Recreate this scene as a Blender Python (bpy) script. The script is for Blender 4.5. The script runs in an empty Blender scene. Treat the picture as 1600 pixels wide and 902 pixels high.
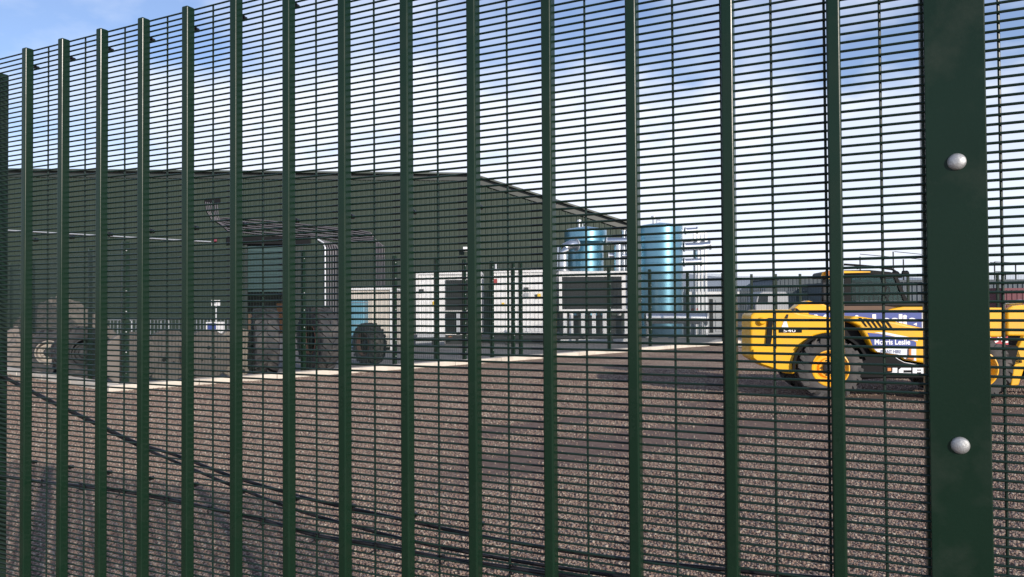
import bpy, bmesh, math, random
from mathutils import Vector, Matrix
random.seed(7)
PI = math.pi
scene = bpy.context.scene
COL = scene.collection

# ------------------------------------------------------------------ camera
FPX = 1190.0                       # focal length in pixels of the 1600 px wide photograph
PITCH, ROLL, SHIFT_PX = math.radians(1.0), 0.0061, 8.0
CAM_H = 1.75
_R = Vector((math.cos(ROLL), 0, -math.sin(ROLL)))
_U0 = Vector((math.sin(ROLL), 0, math.cos(ROLL)))
_F0 = Vector((0, 1, 0))
_F = _F0 * math.cos(PITCH) + _U0 * math.sin(PITCH)
_U = _U0 * math.cos(PITCH) - _F0 * math.sin(PITCH)
cam = bpy.data.cameras.new('camera')
cam.sensor_width = 36.0
cam.lens = 36.0 * FPX / 1600.0
cam.shift_y = SHIFT_PX / 1600.0
cam.clip_start = 0.05
cam.clip_end = 5000
camo = bpy.data.objects.new('camera', cam)
COL.objects.link(camo)
camo.matrix_world = Matrix(((_R.x, _U.x, -_F.x, 0), (_R.y, _U.y, -_F.y, 0), (_R.z, _U.z, -_F.z, CAM_H), (0, 0, 0, 1)))
scene.camera = camo

# ------------------------------------------------------------------ light
SUN_EL, SUN_AZ = math.radians(18.0), math.radians(30.0)     # azimuth: right of straight behind the camera
sun_dir = Vector((math.sin(SUN_AZ) * math.cos(SUN_EL), -math.cos(SUN_AZ) * math.cos(SUN_EL), math.sin(SUN_EL)))
sl = bpy.data.lights.new('sun', 'SUN')
sl.energy = 4.3
sl.angle = math.radians(0.5)
sl.color = (1.0, 0.91, 0.80)
so = bpy.data.objects.new('sun', sl)
COL.objects.link(so)
so.rotation_euler = sun_dir.to_track_quat('Z', 'Y').to_euler()

scene.view_settings.view_transform = 'Standard'
scene.view_settings.look = 'None'
scene.view_settings.exposure = 0.15
scene.view_settings.gamma = 1.0
scene.view_settings.use_curve_mapping = False

world = bpy.data.worlds.new('World')
scene.world = world
world.use_nodes = True
wn, wl = world.node_tree.nodes, world.node_tree.links
wn.clear()
wo = wn.new('ShaderNodeOutputWorld')
bg = wn.new('ShaderNodeBackground')
bg.inputs['Strength'].default_value = 0.135
sky = wn.new('ShaderNodeTexSky')
sky.sky_type = 'NISHITA'
sky.sun_disc = False
sky.sun_elevation = SUN_EL
sky.sun_rotation = math.atan2(sun_dir.x, sun_dir.y)
sky.air_density = 1.0
sky.dust_density = 0.2
sky.ozone_density = 2.5
tc = wn.new('ShaderNodeTexCoord')
sep = wn.new('ShaderNodeSeparateXYZ')
wl.new(tc.outputs['Generated'], sep.inputs[0])


def wmath(op, a, b=None, clamp=False):
    n = wn.new('ShaderNodeMath')
    n.operation = op
    n.use_clamp = clamp
    for i, v in enumerate((a, b)):
        if v is None:
            continue
        if isinstance(v, (int, float)):
            n.inputs[i].default_value = v
        else:
            wl.new(v, n.inputs[i])
    return n.outputs[0]


zc = wmath('MAXIMUM', sep.outputs['Z'], 0.0)
den = wmath('ADD', zc, 0.22)
cx = wmath('DIVIDE', sep.outputs['X'], den)
cy = wmath('DIVIDE', sep.outputs['Y'], den)
comb = wn.new('ShaderNodeCombineXYZ')
wl.new(cx, comb.inputs[0])
wl.new(cy, comb.inputs[1])
comb.inputs[2].default_value = 1.3
cn = wn.new('ShaderNodeTexNoise')
cn.inputs['Scale'].default_value = 1.05
cn.inputs['Detail'].default_value = 7
cn.inputs['Roughness'].default_value = 0.55
cn.inputs['Distortion'].default_value = 0.5
wl.new(comb.outputs[0], cn.inputs['Vector'])
cr = wn.new('ShaderNodeValToRGB')
cr.color_ramp.elements[0].position = 0.47
cr.color_ramp.elements[1].position = 0.60
wl.new(cn.outputs['Fac'], cr.inputs[0])
# a bright cumulus bank with a ragged upper edge, thinner towards the right; wisps above it
cn2 = wn.new('ShaderNodeTexNoise')
cn2.inputs['Scale'].default_value = 2.1
cn2.inputs['Detail'].default_value = 8
cn2.inputs['Roughness'].default_value = 0.58
wl.new(comb.outputs[0], cn2.inputs['Vector'])
edge = wmath('MULTIPLY', wmath('SUBTRACT', cn2.outputs['Fac'], 0.5), 0.42)
bank = wmath('MULTIPLY', wmath('SUBTRACT', wmath('ADD', edge, 0.318), zc), 9.0, True)
azr = wmath('DIVIDE', sep.outputs['X'], wmath('MAXIMUM', sep.outputs['Y'], 0.05))
thin = wmath('SUBTRACT', 1.0, wmath('MULTIPLY', wmath('MULTIPLY', wmath('SUBTRACT', azr, 0.16), 3.0, True), 0.22))
thl = wmath('SUBTRACT', 1.0, wmath('MULTIPLY', wmath('MULTIPLY', wmath('SUBTRACT', -0.30, azr), 3.0, True), 0.55))
thin = wmath('MULTIPLY', thin, thl)
cov = wmath('ADD', wmath('ADD', wmath('MULTIPLY', cr.outputs[0], 0.42), 0.10), wmath('MULTIPLY', wmath('MULTIPLY', bank, thin), 0.88), True)
mix = wn.new('ShaderNodeMixRGB')
wl.new(cov, mix.inputs[0])
tint = wn.new('ShaderNodeMixRGB')
tint.blend_type = 'MULTIPLY'
tint.inputs[0].default_value = 1.0
tint.inputs[2].default_value = (0.98, 0.98, 1.13, 1)
wl.new(sky.outputs[0], tint.inputs[1])
wl.new(tint.outputs[0], mix.inputs[1])
mix.inputs[2].default_value = (6.5, 6.9, 7.8, 1)
wl.new(mix.outputs[0], bg.inputs['Color'])
wl.new(bg.outputs[0], wo.inputs['Surface'])


# ------------------------------------------------------------------ pixel helpers (photograph coordinates, 1600 x 902)
def ray(px, py):
    return _F + _R * ((px - 800) / FPX) + _U * ((451 + SHIFT_PX - py) / FPX)


def gp(px, py, z=0.0):
    v = ray(px, py)
    k = (z - CAM_H) / v.z
    return Vector((v.x * k, v.y * k, z))


def at(px, py, Y):
    v = ray(px, py)
    k = Y / v.y
    return Vector((v.x * k, Y, CAM_H + v.z * k))


class Frame:
    """a local frame standing on the ground: x along the face, y away from the camera, z up"""
    def __init__(self, X, Y, deg=0.0, z=0.0):
        self.o = Vector((X, Y, z))
        self.a = math.radians(deg)
        self.d = Vector((math.cos(self.a), math.sin(self.a), 0))
        self.n = Vector((-math.sin(self.a), math.cos(self.a), 0))

    def uv(self, px, py, y=0.0):
        v = ray(px, py)
        c = Vector((0, 0, CAM_H))
        k = ((self.o - c).dot(self.n) + y) / v.dot(self.n)
        P = c + v * k - self.o
        return (P.dot(self.d), P.z)

    def uvs(self, pts, y=0.0):
        return [self.uv(a, b, y) for a, b in pts]


# compacted wheel tracks across the yard, y as a function of x
TRACK_X = [-8.0, -3.0, -0.7, 1.2, 3.8, 7.0, 14.0]
TRACK_Y = [4.6, 6.6, 7.9, 9.7, 11.3, 11.9, 12.3]

# ------------------------------------------------------------------ mesh builder
class MB:
    def __init__(self):
        self.v, self.f = [], []

    def add(self, vs, fs):
        o = len(self.v)
        self.v += [tuple(p) for p in vs]
        self.f += [tuple(i + o for i in q) for q in fs]
        return self

    def box(self, x0, x1, y0, y1, z0, z1):
        return self.add([(x0, y0, z0), (x1, y0, z0), (x1, y1, z0), (x0, y1, z0), (x0, y0, z1), (x1, y0, z1), (x1, y1, z1), (x0, y1, z1)],
                        [(0, 3, 2, 1), (4, 5, 6, 7), (0, 1, 5, 4), (1, 2, 6, 5), (2, 3, 7, 6), (3, 0, 4, 7)])

    def prism(self, pts, y0, y1):
        """xz polygon pushed along y"""
        n = len(pts)
        area = sum(pts[i][0] * pts[(i + 1) % n][1] - pts[(i + 1) % n][0] * pts[i][1] for i in range(n))
        if area < 0:
            pts = pts[::-1]
        vs = [(x, y0, z) for x, z in pts] + [(x, y1, z) for x, z in pts]
        fs = [tuple(range(n)), tuple(range(2 * n - 1, n - 1, -1))]
        fs += [(i + n, (i + 1) % n + n, (i + 1) % n, i) for i in range(n)]
        fs[2:] = [tuple(reversed(q)) for q in fs[2:]]
        fs[2:] = [(i, i + n, (i + 1) % n + n, (i + 1) % n) for i in range(n)]
        return self.add(vs, fs)

    def tube(self, pts, r, seg=8, caps=True):
        pts = [Vector(p) for p in pts]
        rings = []
        for i, p in enumerate(pts):
            a = pts[max(i - 1, 0)]
            b = pts[min(i + 1, len(pts) - 1)]
            t = (b - a).normalized()
            h = Vector((0, 0, 1)) if abs(t.z) < 0.9 else Vector((0, 1, 0))
            u = t.cross(h).normalized()
            w = u.cross(t)
            rr = r[i] if isinstance(r, (list, tuple)) else r
            rings.append([p + (u * math.cos(2 * PI * k / seg) + w * math.sin(2 * PI * k / seg)) * rr for k in range(seg)])
        vs = [q for ring in rings for q in ring]
        fs = []
        for i in range(len(pts) - 1):
            for k in range(seg):
                k2 = (k + 1) % seg
                fs.append((i * seg + k, i * seg + k2, (i + 1) * seg + k2, (i + 1) * seg + k))
        if caps:
            fs.append(tuple(range(seg))[::-1])
            fs.append(tuple(range((len(pts) - 1) * seg, len(pts) * seg)))
        return self.add(vs, fs)

    def lathe(self, prof, seg=32, axis='z', c=(0, 0, 0), caps=True):
        """profile of (radius, height)"""
        vs, fs = [], []
        for r, h in prof:
            for k in range(seg):
                a = 2 * PI * k / seg
                q = {'z': (r * math.cos(a), r * math.sin(a), h), 'y': (r * math.cos(a), h, r * math.sin(a)), 'x': (h, r * math.cos(a), r * math.sin(a))}[axis]
                vs.append((q[0] + c[0], q[1] + c[1], q[2] + c[2]))
        m = len(prof)
        for i in range(m - 1):
            for k in range(seg):
                k2 = (k + 1) % seg
                fs.append((i * seg + k, i * seg + k2, (i + 1) * seg + k2, (i + 1) * seg + k))
        if caps and prof[0][0] > 1e-6:
            fs.append(tuple(range(seg))[::-1])
        if caps and prof[-1][0] > 1e-6:
            fs.append(tuple(range((m - 1) * seg, m * seg)))
        return self.add(vs, fs)

    def build(self, name, m, parent=None, bevel=0.0, smooth=False, seg=2):
        me = bpy.data.meshes.new(name)
        me.from_pydata(self.v, [], self.f)
        bm = bmesh.new()
        bm.from_mesh(me)
        bmesh.ops.remove_doubles(bm, verts=bm.verts, dist=1e-6)
        bmesh.ops.recalc_face_normals(bm, faces=bm.faces)
        bm.to_mesh(me)
        bm.free()
        me.materials.append(m)
        if smooth:
            me.polygons.foreach_set('use_smooth', [True] * len(me.polygons))
            try:
                me.set_sharp_from_angle(angle=math.radians(38))
            except Exception:
                pass
        o = bpy.data.objects.new(name, me)
        COL.objects.link(o)
        if parent is not None:
            o.parent = parent
        if bevel:
            bv = o.modifiers.new('bevel', 'BEVEL')
            bv.width = bevel
            bv.segments = seg
            bv.limit_method = 'ANGLE'
            bv.angle_limit = math.radians(35)
        return o


def tag(o, label=None, cat=None, group=None, kind=None):
    if label:
        o['label'] = label
    if cat:
        o['category'] = cat
    if group:
        o['group'] = group
    if kind:
        o['kind'] = kind
    return o


def thing(name, label, cat, frame=None, loc=(0, 0, 0), rz=0.0, group=None):
    o = bpy.data.objects.new(name, None)
    o.empty_display_size = 0.2
    COL.objects.link(o)
    if frame is not None:
        o.location = frame.o
        o.rotation_euler = (0, 0, frame.a)
    else:
        o.location = loc
        o.rotation_euler = (0, 0, rz)
    return tag(o, label, cat, group)


def copy_tree(o, parent=None):
    c = o.copy()
    COL.objects.link(c)
    if parent is not None:
        c.parent = parent
    for ch in list(o.children):
        copy_tree(ch, c)
    return c


def lettering(name, text, m, parent, frame, px0, py0, px1, py1, y, bold=0.0, depth=0.004, fill=True):
    """flat letters fitted to a pixel box on the frame's plane at depth y"""
    cu = bpy.data.curves.new(name, 'FONT')
    cu.body = text
    cu.size = 1.0
    cu.offset = bold
    cu.extrude = 0.002
    t = bpy.data.objects.new(name, cu)
    COL.objects.link(t)
    dg = bpy.context.evaluated_depsgraph_get()
    me = bpy.data.meshes.new_from_object(t.evaluated_get(dg))
    bpy.data.objects.remove(t)
    bpy.data.curves.remove(cu)
    xs = [v.co.x for v in me.vertices]
    ys = [v.co.y for v in me.vertices]
    (ax, az), (bx, bz) = frame.uv(px0, py1, y), frame.uv(px1, py0, y)
    sx = (bx - ax) / (max(xs) - min(xs))
    sz = (bz - az) / (max(ys) - min(ys))
    x0, y0 = min(xs), min(ys)
    for v in me.vertices:
        v.co = Vector((ax + (v.co.x - x0) * sx, y - depth * (1 if v.co.z > 0 else 0.4), az + (v.co.y - y0) * sz))
    me.materials.clear()
    me.materials.append(m)
    o = bpy.data.objects.new(name, me)
    COL.objects.link(o)
    o.parent = parent
    return o


# ------------------------------------------------------------------ materials
def mat(name, col, rough=0.5, metal=0.0, var=0.12, scale=3.0, bump=0.0, bscale=40.0, dirt=None, dirt_amt=0.0, dscale=1.2, spec=0.5, coat=0.0, coat_rough=0.05):
    m = bpy.data.materials.new(name)
    m.use_nodes = True
    N, L = m.node_tree.nodes, m.node_tree.links
    b = N['Principled BSDF']
    b.inputs['Roughness'].default_value = rough
    b.inputs['Metallic'].default_value = metal
    b.inputs['Specular IOR Level'].default_value = spec
    b.inputs['Coat Weight'].default_value = coat
    b.inputs['Coat IOR'].default_value = 2.0 if coat >= 1.0 else 1.5
    b.inputs['Coat Roughness'].default_value = coat_rough
    t = N.new('ShaderNodeTexCoord')
    n1 = N.new('ShaderNodeTexNoise')
    n1.inputs['Scale'].default_value = scale
    n1.inputs['Detail'].default_value = 6
    L.new(t.outputs['Object'], n1.inputs['Vector'])
    mx = N.new('ShaderNodeMixRGB')
    mx.inputs[1].default_value = tuple(c * (1 - var) for c in col) + (1,)
    mx.inputs[2].default_value = tuple(min(1, c * (1 + var)) for c in col) + (1,)
    L.new(n1.outputs['Fac'], mx.inputs[0])
    out = mx.outputs[0]
    if dirt:
        n2 = N.new('ShaderNodeTexNoise')
        n2.inputs['Scale'].default_value = dscale
        n2.inputs['Detail'].default_value = 9
        n2.inputs['Roughness'].default_value = 0.65
        L.new(t.outputs['Object'], n2.inputs['Vector'])
        r = N.new('ShaderNodeValToRGB')
        r.color_ramp.elements[0].position = 0.48
        r.color_ramp.elements[1].position = 0.72
        L.new(n2.outputs['Fac'], r.inputs[0])
        mu = N.new('ShaderNodeMath')
        mu.operation = 'MULTIPLY'
        mu.inputs[1].default_value = dirt_amt
        L.new(r.outputs[0], mu.inputs[0])
        m2 = N.new('ShaderNodeMixRGB')
        m2.inputs[2].default_value = tuple(dirt) + (1,)
        L.new(mu.outputs[0], m2.inputs[0])
        L.new(out, m2.inputs[1])
        out = m2.outputs[0]
        mr = N.new('ShaderNodeMath')
        mr.operation = 'MULTIPLY_ADD'
        mr.inputs[1].default_value = 0.3
        mr.inputs[2].default_value = rough
        L.new(mu.outputs[0], mr.inputs[0])
        L.new(mr.outputs[0], b.inputs['Roughness'])
    L.new(out, b.inputs['Base Color'])
    if bump:
        n3 = N.new('ShaderNodeTexNoise')
        n3.inputs['Scale'].default_value = bscale
        n3.inputs['Detail'].default_value = 4
        L.new(t.outputs['Object'], n3.inputs['Vector'])
        bp = N.new('ShaderNodeBump')
        bp.inputs['Strength'].default_value = bump
        bp.inputs['Distance'].default_value = 0.01
        L.new(n3.outputs['Fac'], bp.inputs['Height'])
        L.new(bp.outputs[0], b.inputs['Normal'])
    return m


def glass_mat(name, tint, opacity=0.45):
    m = bpy.data.materials.new(name)
    m.use_nodes = True
    N, L = m.node_tree.nodes, m.node_tree.links
    N.remove(N['Principled BSDF'])
    tr = N.new('ShaderNodeBsdfTransparent')
    tr.inputs[0].default_value = tuple(tint) + (1,)
    gl = N.new('ShaderNodeBsdfGlossy')
    gl.inputs['Roughness'].default_value = 0.05
    fr = N.new('ShaderNodeFresnel')
    fr.inputs[0].default_value = 1.5
    mx = N.new('ShaderNodeMixShader')
    L.new(fr.outputs[0], mx.inputs[0])
    L.new(tr.outputs[0], mx.inputs[1])
    L.new(gl.outputs[0], mx.inputs[2])
    L.new(mx.outputs[0], N['Material Output'].inputs[0])
    return m


def gravel_mat():
    m = bpy.data.materials.new('gravel')
    m.use_nodes = True
    N, L = m.node_tree.nodes, m.node_tree.links
    b = N['Principled BSDF']
    b.inputs['Roughness'].default_value = 0.9
    b.inputs['Specular IOR Level'].default_value = 0.25
    t = N.new('ShaderNodeTexCoord')

    def vor(scale, feat='F1'):
        v = N.new('ShaderNodeTexVoronoi')
        v.feature = feat
        v.inputs['Scale'].default_value = scale
        L.new(t.outputs['Object'], v.inputs['Vector'])
        return v
    v1 = vor(46.0)
    cr = N.new('ShaderNodeValToRGB')
    e = cr.color_ramp.elements
    e[0].position, e[0].color = 0.0, (0.173, 0.114, 0.085, 1)
    e[1].position, e[1].color = 1.0, (0.746, 0.639, 0.492, 1)
    for p, c in ((0.25, (0.364, 0.240, 0.176, 1)), (0.5, (0.520, 0.371, 0.283, 1)), (0.68, (0.451, 0.387, 0.316, 1)), (0.85, (0.624, 0.496, 0.367, 1))):
        k = e.new(p)
        k.color = c
    sx = N.new('ShaderNodeSeparateColor')
    L.new(v1.outputs['Color'], sx.inputs[0])
    L.new(sx.outputs[0], cr.inputs[0])
    # darker brown mixed in between the stones
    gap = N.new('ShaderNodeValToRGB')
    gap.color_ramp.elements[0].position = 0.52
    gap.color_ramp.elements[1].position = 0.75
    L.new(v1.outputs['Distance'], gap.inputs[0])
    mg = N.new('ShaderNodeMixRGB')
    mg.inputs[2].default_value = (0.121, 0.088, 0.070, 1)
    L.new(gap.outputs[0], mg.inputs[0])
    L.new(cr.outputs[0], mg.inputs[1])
    # large soft variation of the stone mix
    nl = N.new('ShaderNodeTexNoise')
    nl.inputs['Scale'].default_value = 0.5
    nl.inputs['Detail'].default_value = 8
    nl.inputs['Roughness'].default_value = 0.6
    L.new(t.outputs['Object'], nl.inputs['Vector'])
    ml = N.new('ShaderNodeMixRGB')
    ml.blend_type = 'MULTIPLY'
    ml.inputs[0].default_value = 1
    rl = N.new('ShaderNodeValToRGB')
    rl.color_ramp.elements[0].position, rl.color_ramp.elements[0].color = 0.3, (0.60, 0.53, 0.50, 1)
    rl.color_ramp.elements[1].position, rl.color_ramp.elements[1].color = 0.7, (1.12, 1.10, 1.08, 1)
    L.new(nl.outputs['Fac'], rl.inputs[0])
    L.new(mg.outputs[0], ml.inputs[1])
    L.new(rl.outputs[0], ml.inputs[2])
    # compacted dirt wheel tracks running across the yard
    sp = N.new('ShaderNodeSeparateXYZ')
    L.new(t.outputs['Object'], sp.inputs[0])

    def mth(op, a, b=0.0, clamp=False):
        n = N.new('ShaderNodeMath')
        n.operation = op
        n.use_clamp = clamp
        for q, v in enumerate((a, b)):
            if isinstance(v, (int, float)):
                n.inputs[q].default_value = v
            else:
                L.new(v, n.inputs[q])
        return n.outputs[0]
    xn = mth('DIVIDE', mth('ADD', sp.outputs['X'], 8.0), 22.0, True)
    tr_ = N.new('ShaderNodeValToRGB')
    e2 = tr_.color_ramp.elements
    for k_, (tx, ty) in enumerate(zip(TRACK_X, TRACK_Y)):
        ps, cl_ = (tx + 8.0) / 22.0, (ty / 20.0,) * 3 + (1,)
        if k_ == 0:
            e2[0].position, e2[0].color = ps, cl_
        elif k_ == len(TRACK_X) - 1:
            e2[-1].position, e2[-1].color = ps, cl_
        else:
            e2.new(ps).color = cl_
    L.new(xn, tr_.inputs[0])
    nt = N.new('ShaderNodeTexNoise')
    nt.inputs['Scale'].default_value = 1.6
    nt.inputs['Detail'].default_value = 8
    nt.inputs['Roughness'].default_value = 0.7
    L.new(t.outputs['Object'], nt.inputs['Vector'])
    wob = mth('MULTIPLY', mth('SUBTRACT', nt.outputs['Fac'], 0.5), 1.7)
    dy = mth('SUBTRACT', sp.outputs['Y'], mth('MULTIPLY', tr_.outputs[0], 20.0))
    da = mth('DIVIDE', mth('ABSOLUTE', dy), 1.0)
    db = mth('DIVIDE', mth('ABSOLUTE', mth('SUBTRACT', dy, 2.4)), 0.5)
    dm = mth('ADD', mth('MINIMUM', da, db), wob)
    tk0 = mth('MULTIPLY', mth('SUBTRACT', 1.25, dm), 1.6, True)
    tkx = mth('DIVIDE', mth('ADD', sp.outputs['X'], 1.8), 1.5, True)
    # softer worn patches farther out
    mp = N.new('ShaderNodeMapping')
    mp.inputs['Rotation'].default_value = (0, 0, math.radians(-25))
    mp.inputs['Scale'].default_value = (0.12, 0.55, 1)
    L.new(t.outputs['Object'], mp.inputs['Vector'])
    nq = N.new('ShaderNodeTexNoise')
    nq.inputs['Scale'].default_value = 1.0
    nq.inputs['Detail'].default_value = 6
    nq.inputs['Roughness'].default_value = 0.65
    L.new(mp.outputs[0], nq.inputs['Vector'])
    wp = mth('MULTIPLY', mth('MULTIPLY', mth('SUBTRACT', nq.outputs['Fac'], 0.50), 6.0, True), 0.7)
    tk2 = N.new('ShaderNodeMath')
    tk2.operation = 'MULTIPLY'
    L.new(mth('MAXIMUM', mth('MULTIPLY', tk0, tkx), wp), tk2.inputs[0])
    tk2.inputs[1].default_value = 0.92
    nf = N.new('ShaderNodeTexNoise')
    nf.inputs['Scale'].default_value = 14
    nf.inputs['Detail'].default_value = 8
    L.new(t.outputs['Object'], nf.inputs['Vector'])
    rf = N.new('ShaderNodeValToRGB')
    rf.color_ramp.elements[0].position, rf.color_ramp.elements[0].color = 0.3, (0.105, 0.068, 0.053, 1)
    rf.color_ramp.elements[1].position, rf.color_ramp.elements[1].color = 0.75, (0.19, 0.128, 0.104, 1)
    L.new(nf.outputs['Fac'], rf.inputs[0])
    mt = N.new('ShaderNodeMixRGB')
    L.new(tk2.outputs[0], mt.inputs[0])
    L.new(ml.outputs[0], mt.inputs[1])
    L.new(rf.outputs[0], mt.inputs[2])
    L.new(mt.outputs[0], b.inputs['Base Color'])
    inv = N.new('ShaderNodeMath')
    inv.operation = 'SUBTRACT'
    inv.inputs[0].default_value = 1.0
    L.new(tk2.outputs[0], inv.inputs[1])
    bp = N.new('ShaderNodeBump')
    bp.invert = True
    bp.inputs['Distance'].default_value = 0.022
    L.new(inv.outputs[0], bp.inputs['Strength'])
    L.new(v1.outputs['Distance'], bp.inputs['Height'])
    L.new(bp.outputs[0], b.inputs['Normal'])
    return m


M = {}
M['fence'] = mat('dark_green_paint', (0.0055, 0.0215, 0.0115), 0.26, var=0.12, scale=9, bump=0.012, bscale=260, spec=0.25, dirt=(0.018, 0.03, 0.02), dirt_amt=0.3, dscale=14)
M['fence_post'] = mat('dark_green_post_paint', (0.0058, 0.0205, 0.0118), 0.36, var=0.2, scale=6, bump=0.02, bscale=200, dirt=(0.034, 0.045, 0.034), dirt_amt=0.5, dscale=8, spec=0.2)
M['wire'] = mat('green_coated_wire', (0.007, 0.021, 0.015), 0.34, var=0.1, scale=20, spec=0.3)
M['galv'] = mat('galvanised_steel', (0.42, 0.43, 0.44), 0.55, 0.7, var=0.25, scale=60, bump=0.12, bscale=220, dirt=(0.22, 0.22, 0.21), dirt_amt=0.6, dscale=70)
M['galv_far'] = mat('dull_galvanised_steel', (0.50, 0.52, 0.55), 0.45, 0.6, var=0.15, scale=4)
M['cable'] = mat('black_cable_sheath', (0.012, 0.012, 0.015), 0.38, var=0.2, scale=15)
M['tie'] = mat('black_plastic_tie', (0.01, 0.01, 0.012), 0.35)
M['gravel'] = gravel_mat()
M['concrete'] = mat('pale_concrete', (0.60, 0.54, 0.46), 0.85, var=0.14, scale=2.5, bump=0.3, bscale=50, dirt=(0.26, 0.22, 0.18), dirt_amt=0.55, dscale=1.3)
M['slab'] = mat('grey_yard_concrete', (0.22, 0.20, 0.185), 0.9, var=0.2, scale=1.2, bump=0.25, bscale=30, dirt=(0.10, 0.09, 0.08), dirt_amt=0.6, dscale=0.4)
M['clad'] = mat('olive_green_cladding', (0.027, 0.042, 0.031), 0.55, var=0.10, scale=0.35, spec=0.25, dirt=(0.043, 0.052, 0.039), dirt_amt=0.4, dscale=0.25)
M['clad_trim'] = mat('dark_roof_trim', (0.022, 0.030, 0.026), 0.45, var=0.1)
M['roof'] = mat('green_roof_sheet', (0.032, 0.044, 0.036), 0.5, var=0.1, scale=0.5)
M['shutter'] = mat('teal_green_shutter', (0.026, 0.062, 0.062), 0.45, var=0.08, scale=2)
M['black'] = mat('black_steel', (0.006, 0.0065, 0.0075), 0.5, var=0.2, scale=5, spec=0.15)
M['brown'] = mat('brown_interior', (0.13, 0.085, 0.065), 0.85, var=0.3, scale=2)
M['orange'] = mat('orange_paint', (0.55, 0.19, 0.04), 0.5)
M['white'] = mat('white_paint', (0.80, 0.80, 0.80), 0.45, var=0.04, dirt=(0.5, 0.47, 0.42), dirt_amt=0.35, dscale=1.5)
M['cream'] = mat('cream_panel', (0.56, 0.51, 0.45), 0.55, var=0.06, dirt=(0.45, 0.40, 0.34), dirt_amt=0.4, dscale=1.0)
M['grey'] = mat('grey_steel_panel', (0.34, 0.36, 0.38), 0.5, var=0.1)
M['dkgrey'] = mat('dark_grey_steel', (0.028, 0.030, 0.033), 0.6, var=0.2, spec=0.25)
M['blue_tank'] = mat('metallic_blue_cladding', (0.07, 0.26, 0.37), 0.38, 0.8, var=0.06, scale=1.2, bump=0.05, bscale=2.5, coat=1.0, coat_rough=0.27)
M['silver'] = mat('bright_silver_cladding', (0.58, 0.60, 0.63), 0.25, 0.95, var=0.1, scale=3, bump=0.15, bscale=8)
M['blue'] = mat('light_blue_plastic', (0.12, 0.30, 0.40), 0.45, var=0.15)
M['yellow'] = mat('yellow_machine_paint', (0.82, 0.43, 0.006), 0.40, var=0.06, scale=1.5, coat=0.1, dirt=(0.42, 0.25, 0.06), dirt_amt=0.45, dscale=2.0)
M['yellow_rim'] = mat('yellow_rim_paint', (0.84, 0.42, 0.015), 0.4, var=0.08, dirt=(0.35, 0.22, 0.10), dirt_amt=0.5, dscale=5)
M['tyre'] = mat('dusty_black_rubber', (0.060, 0.057, 0.056), 0.85, var=0.25, scale=6, bump=0.15, bscale=40, dirt=(0.16, 0.14, 0.13), dirt_amt=0.75, dscale=3)
M['old_tyre'] = mat('worn_black_rubber', (0.030, 0.031, 0.034), 0.8, var=0.3, scale=6, bump=0.2, bscale=30, dirt=(0.15, 0.135, 0.12), dirt_amt=0.7, dscale=2.5)
M['sign_blue'] = mat('blue_sign_vinyl', (0.055, 0.085, 0.30), 0.4, var=0.04)
M['sign_white'] = mat('white_sign_vinyl', (0.74, 0.77, 0.82), 0.4, var=0.03)
M['letter_white'] = mat('white_lettering', (0.85, 0.85, 0.87), 0.45, var=0.02)
M['letter_blue'] = mat('dark_blue_lettering', (0.05, 0.07, 0.2), 0.45, var=0.02)
M['red'] = mat('dark_red_paint', (0.40, 0.016, 0.032), 0.45, var=0.12, dirt=(0.16, 0.03, 0.03), dirt_amt=0.5)
M['maroon'] = mat('maroon_paint', (0.16, 0.02, 0.04), 0.5, var=0.12)
M['bright_red'] = mat('red_sign', (0.34, 0.03, 0.03), 0.45)
M['sign_yellow'] = mat('yellow_warning_sign', (0.85, 0.55, 0.03), 0.45)
M['rust'] = mat('red_brown_hub', (0.085, 0.042, 0.034), 0.85, var=0.3, scale=5, dirt=(0.05, 0.035, 0.03), dirt_amt=0.8)
M['disc'] = mat('grey_concrete_disc', (0.165, 0.148, 0.135), 0.9, var=0.22, scale=2.2, bump=0.4, bscale=22, dirt=(0.075, 0.07, 0.065), dirt_amt=0.6, dscale=4)
M['disc_pale'] = mat('pale_concrete_disc', (0.30, 0.265, 0.23), 0.9, var=0.15, scale=3, bump=0.3, bscale=25)
M['hole'] = mat('dark_drill_hole', (0.012, 0.011, 0.011), 0.9)
M['heap'] = mat('brown_grey_spoil', (0.20, 0.17, 0.148), 0.95, var=0.5, scale=9, bump=0.9, bscale=14, dirt=(0.12, 0.10, 0.085), dirt_amt=0.7, dscale=5)
M['shed_far'] = mat('slate_blue_sheeting', (0.085, 0.11, 0.14), 0.55, var=0.1)
M['shed_dark'] = mat('dark_slate_sheeting', (0.055, 0.075, 0.095), 0.55, var=0.1)
M['hill'] = mat('hazy_hill', (0.33, 0.37, 0.43), 1.0, var=0.12, scale=0.01)  # distance haze painted into the pale blue-grey colour
M['glass'] = glass_mat('green_tinted_glass', (0.45, 0.62, 0.60))
M['dark_glass'] = mat('dark_window_glass', (0.02, 0.025, 0.03), 0.08)
M['van'] = mat('dull_white_van_paint', (0.40, 0.41, 0.43), 0.4)
M['conduit'] = mat('grey_purple_conduit', (0.10, 0.095, 0.108), 0.45, var=0.2)

# ------------------------------------------------------------------ ground
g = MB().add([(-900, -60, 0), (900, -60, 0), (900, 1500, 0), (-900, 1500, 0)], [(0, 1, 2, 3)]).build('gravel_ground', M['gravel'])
tag(g, kind='structure')

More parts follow.
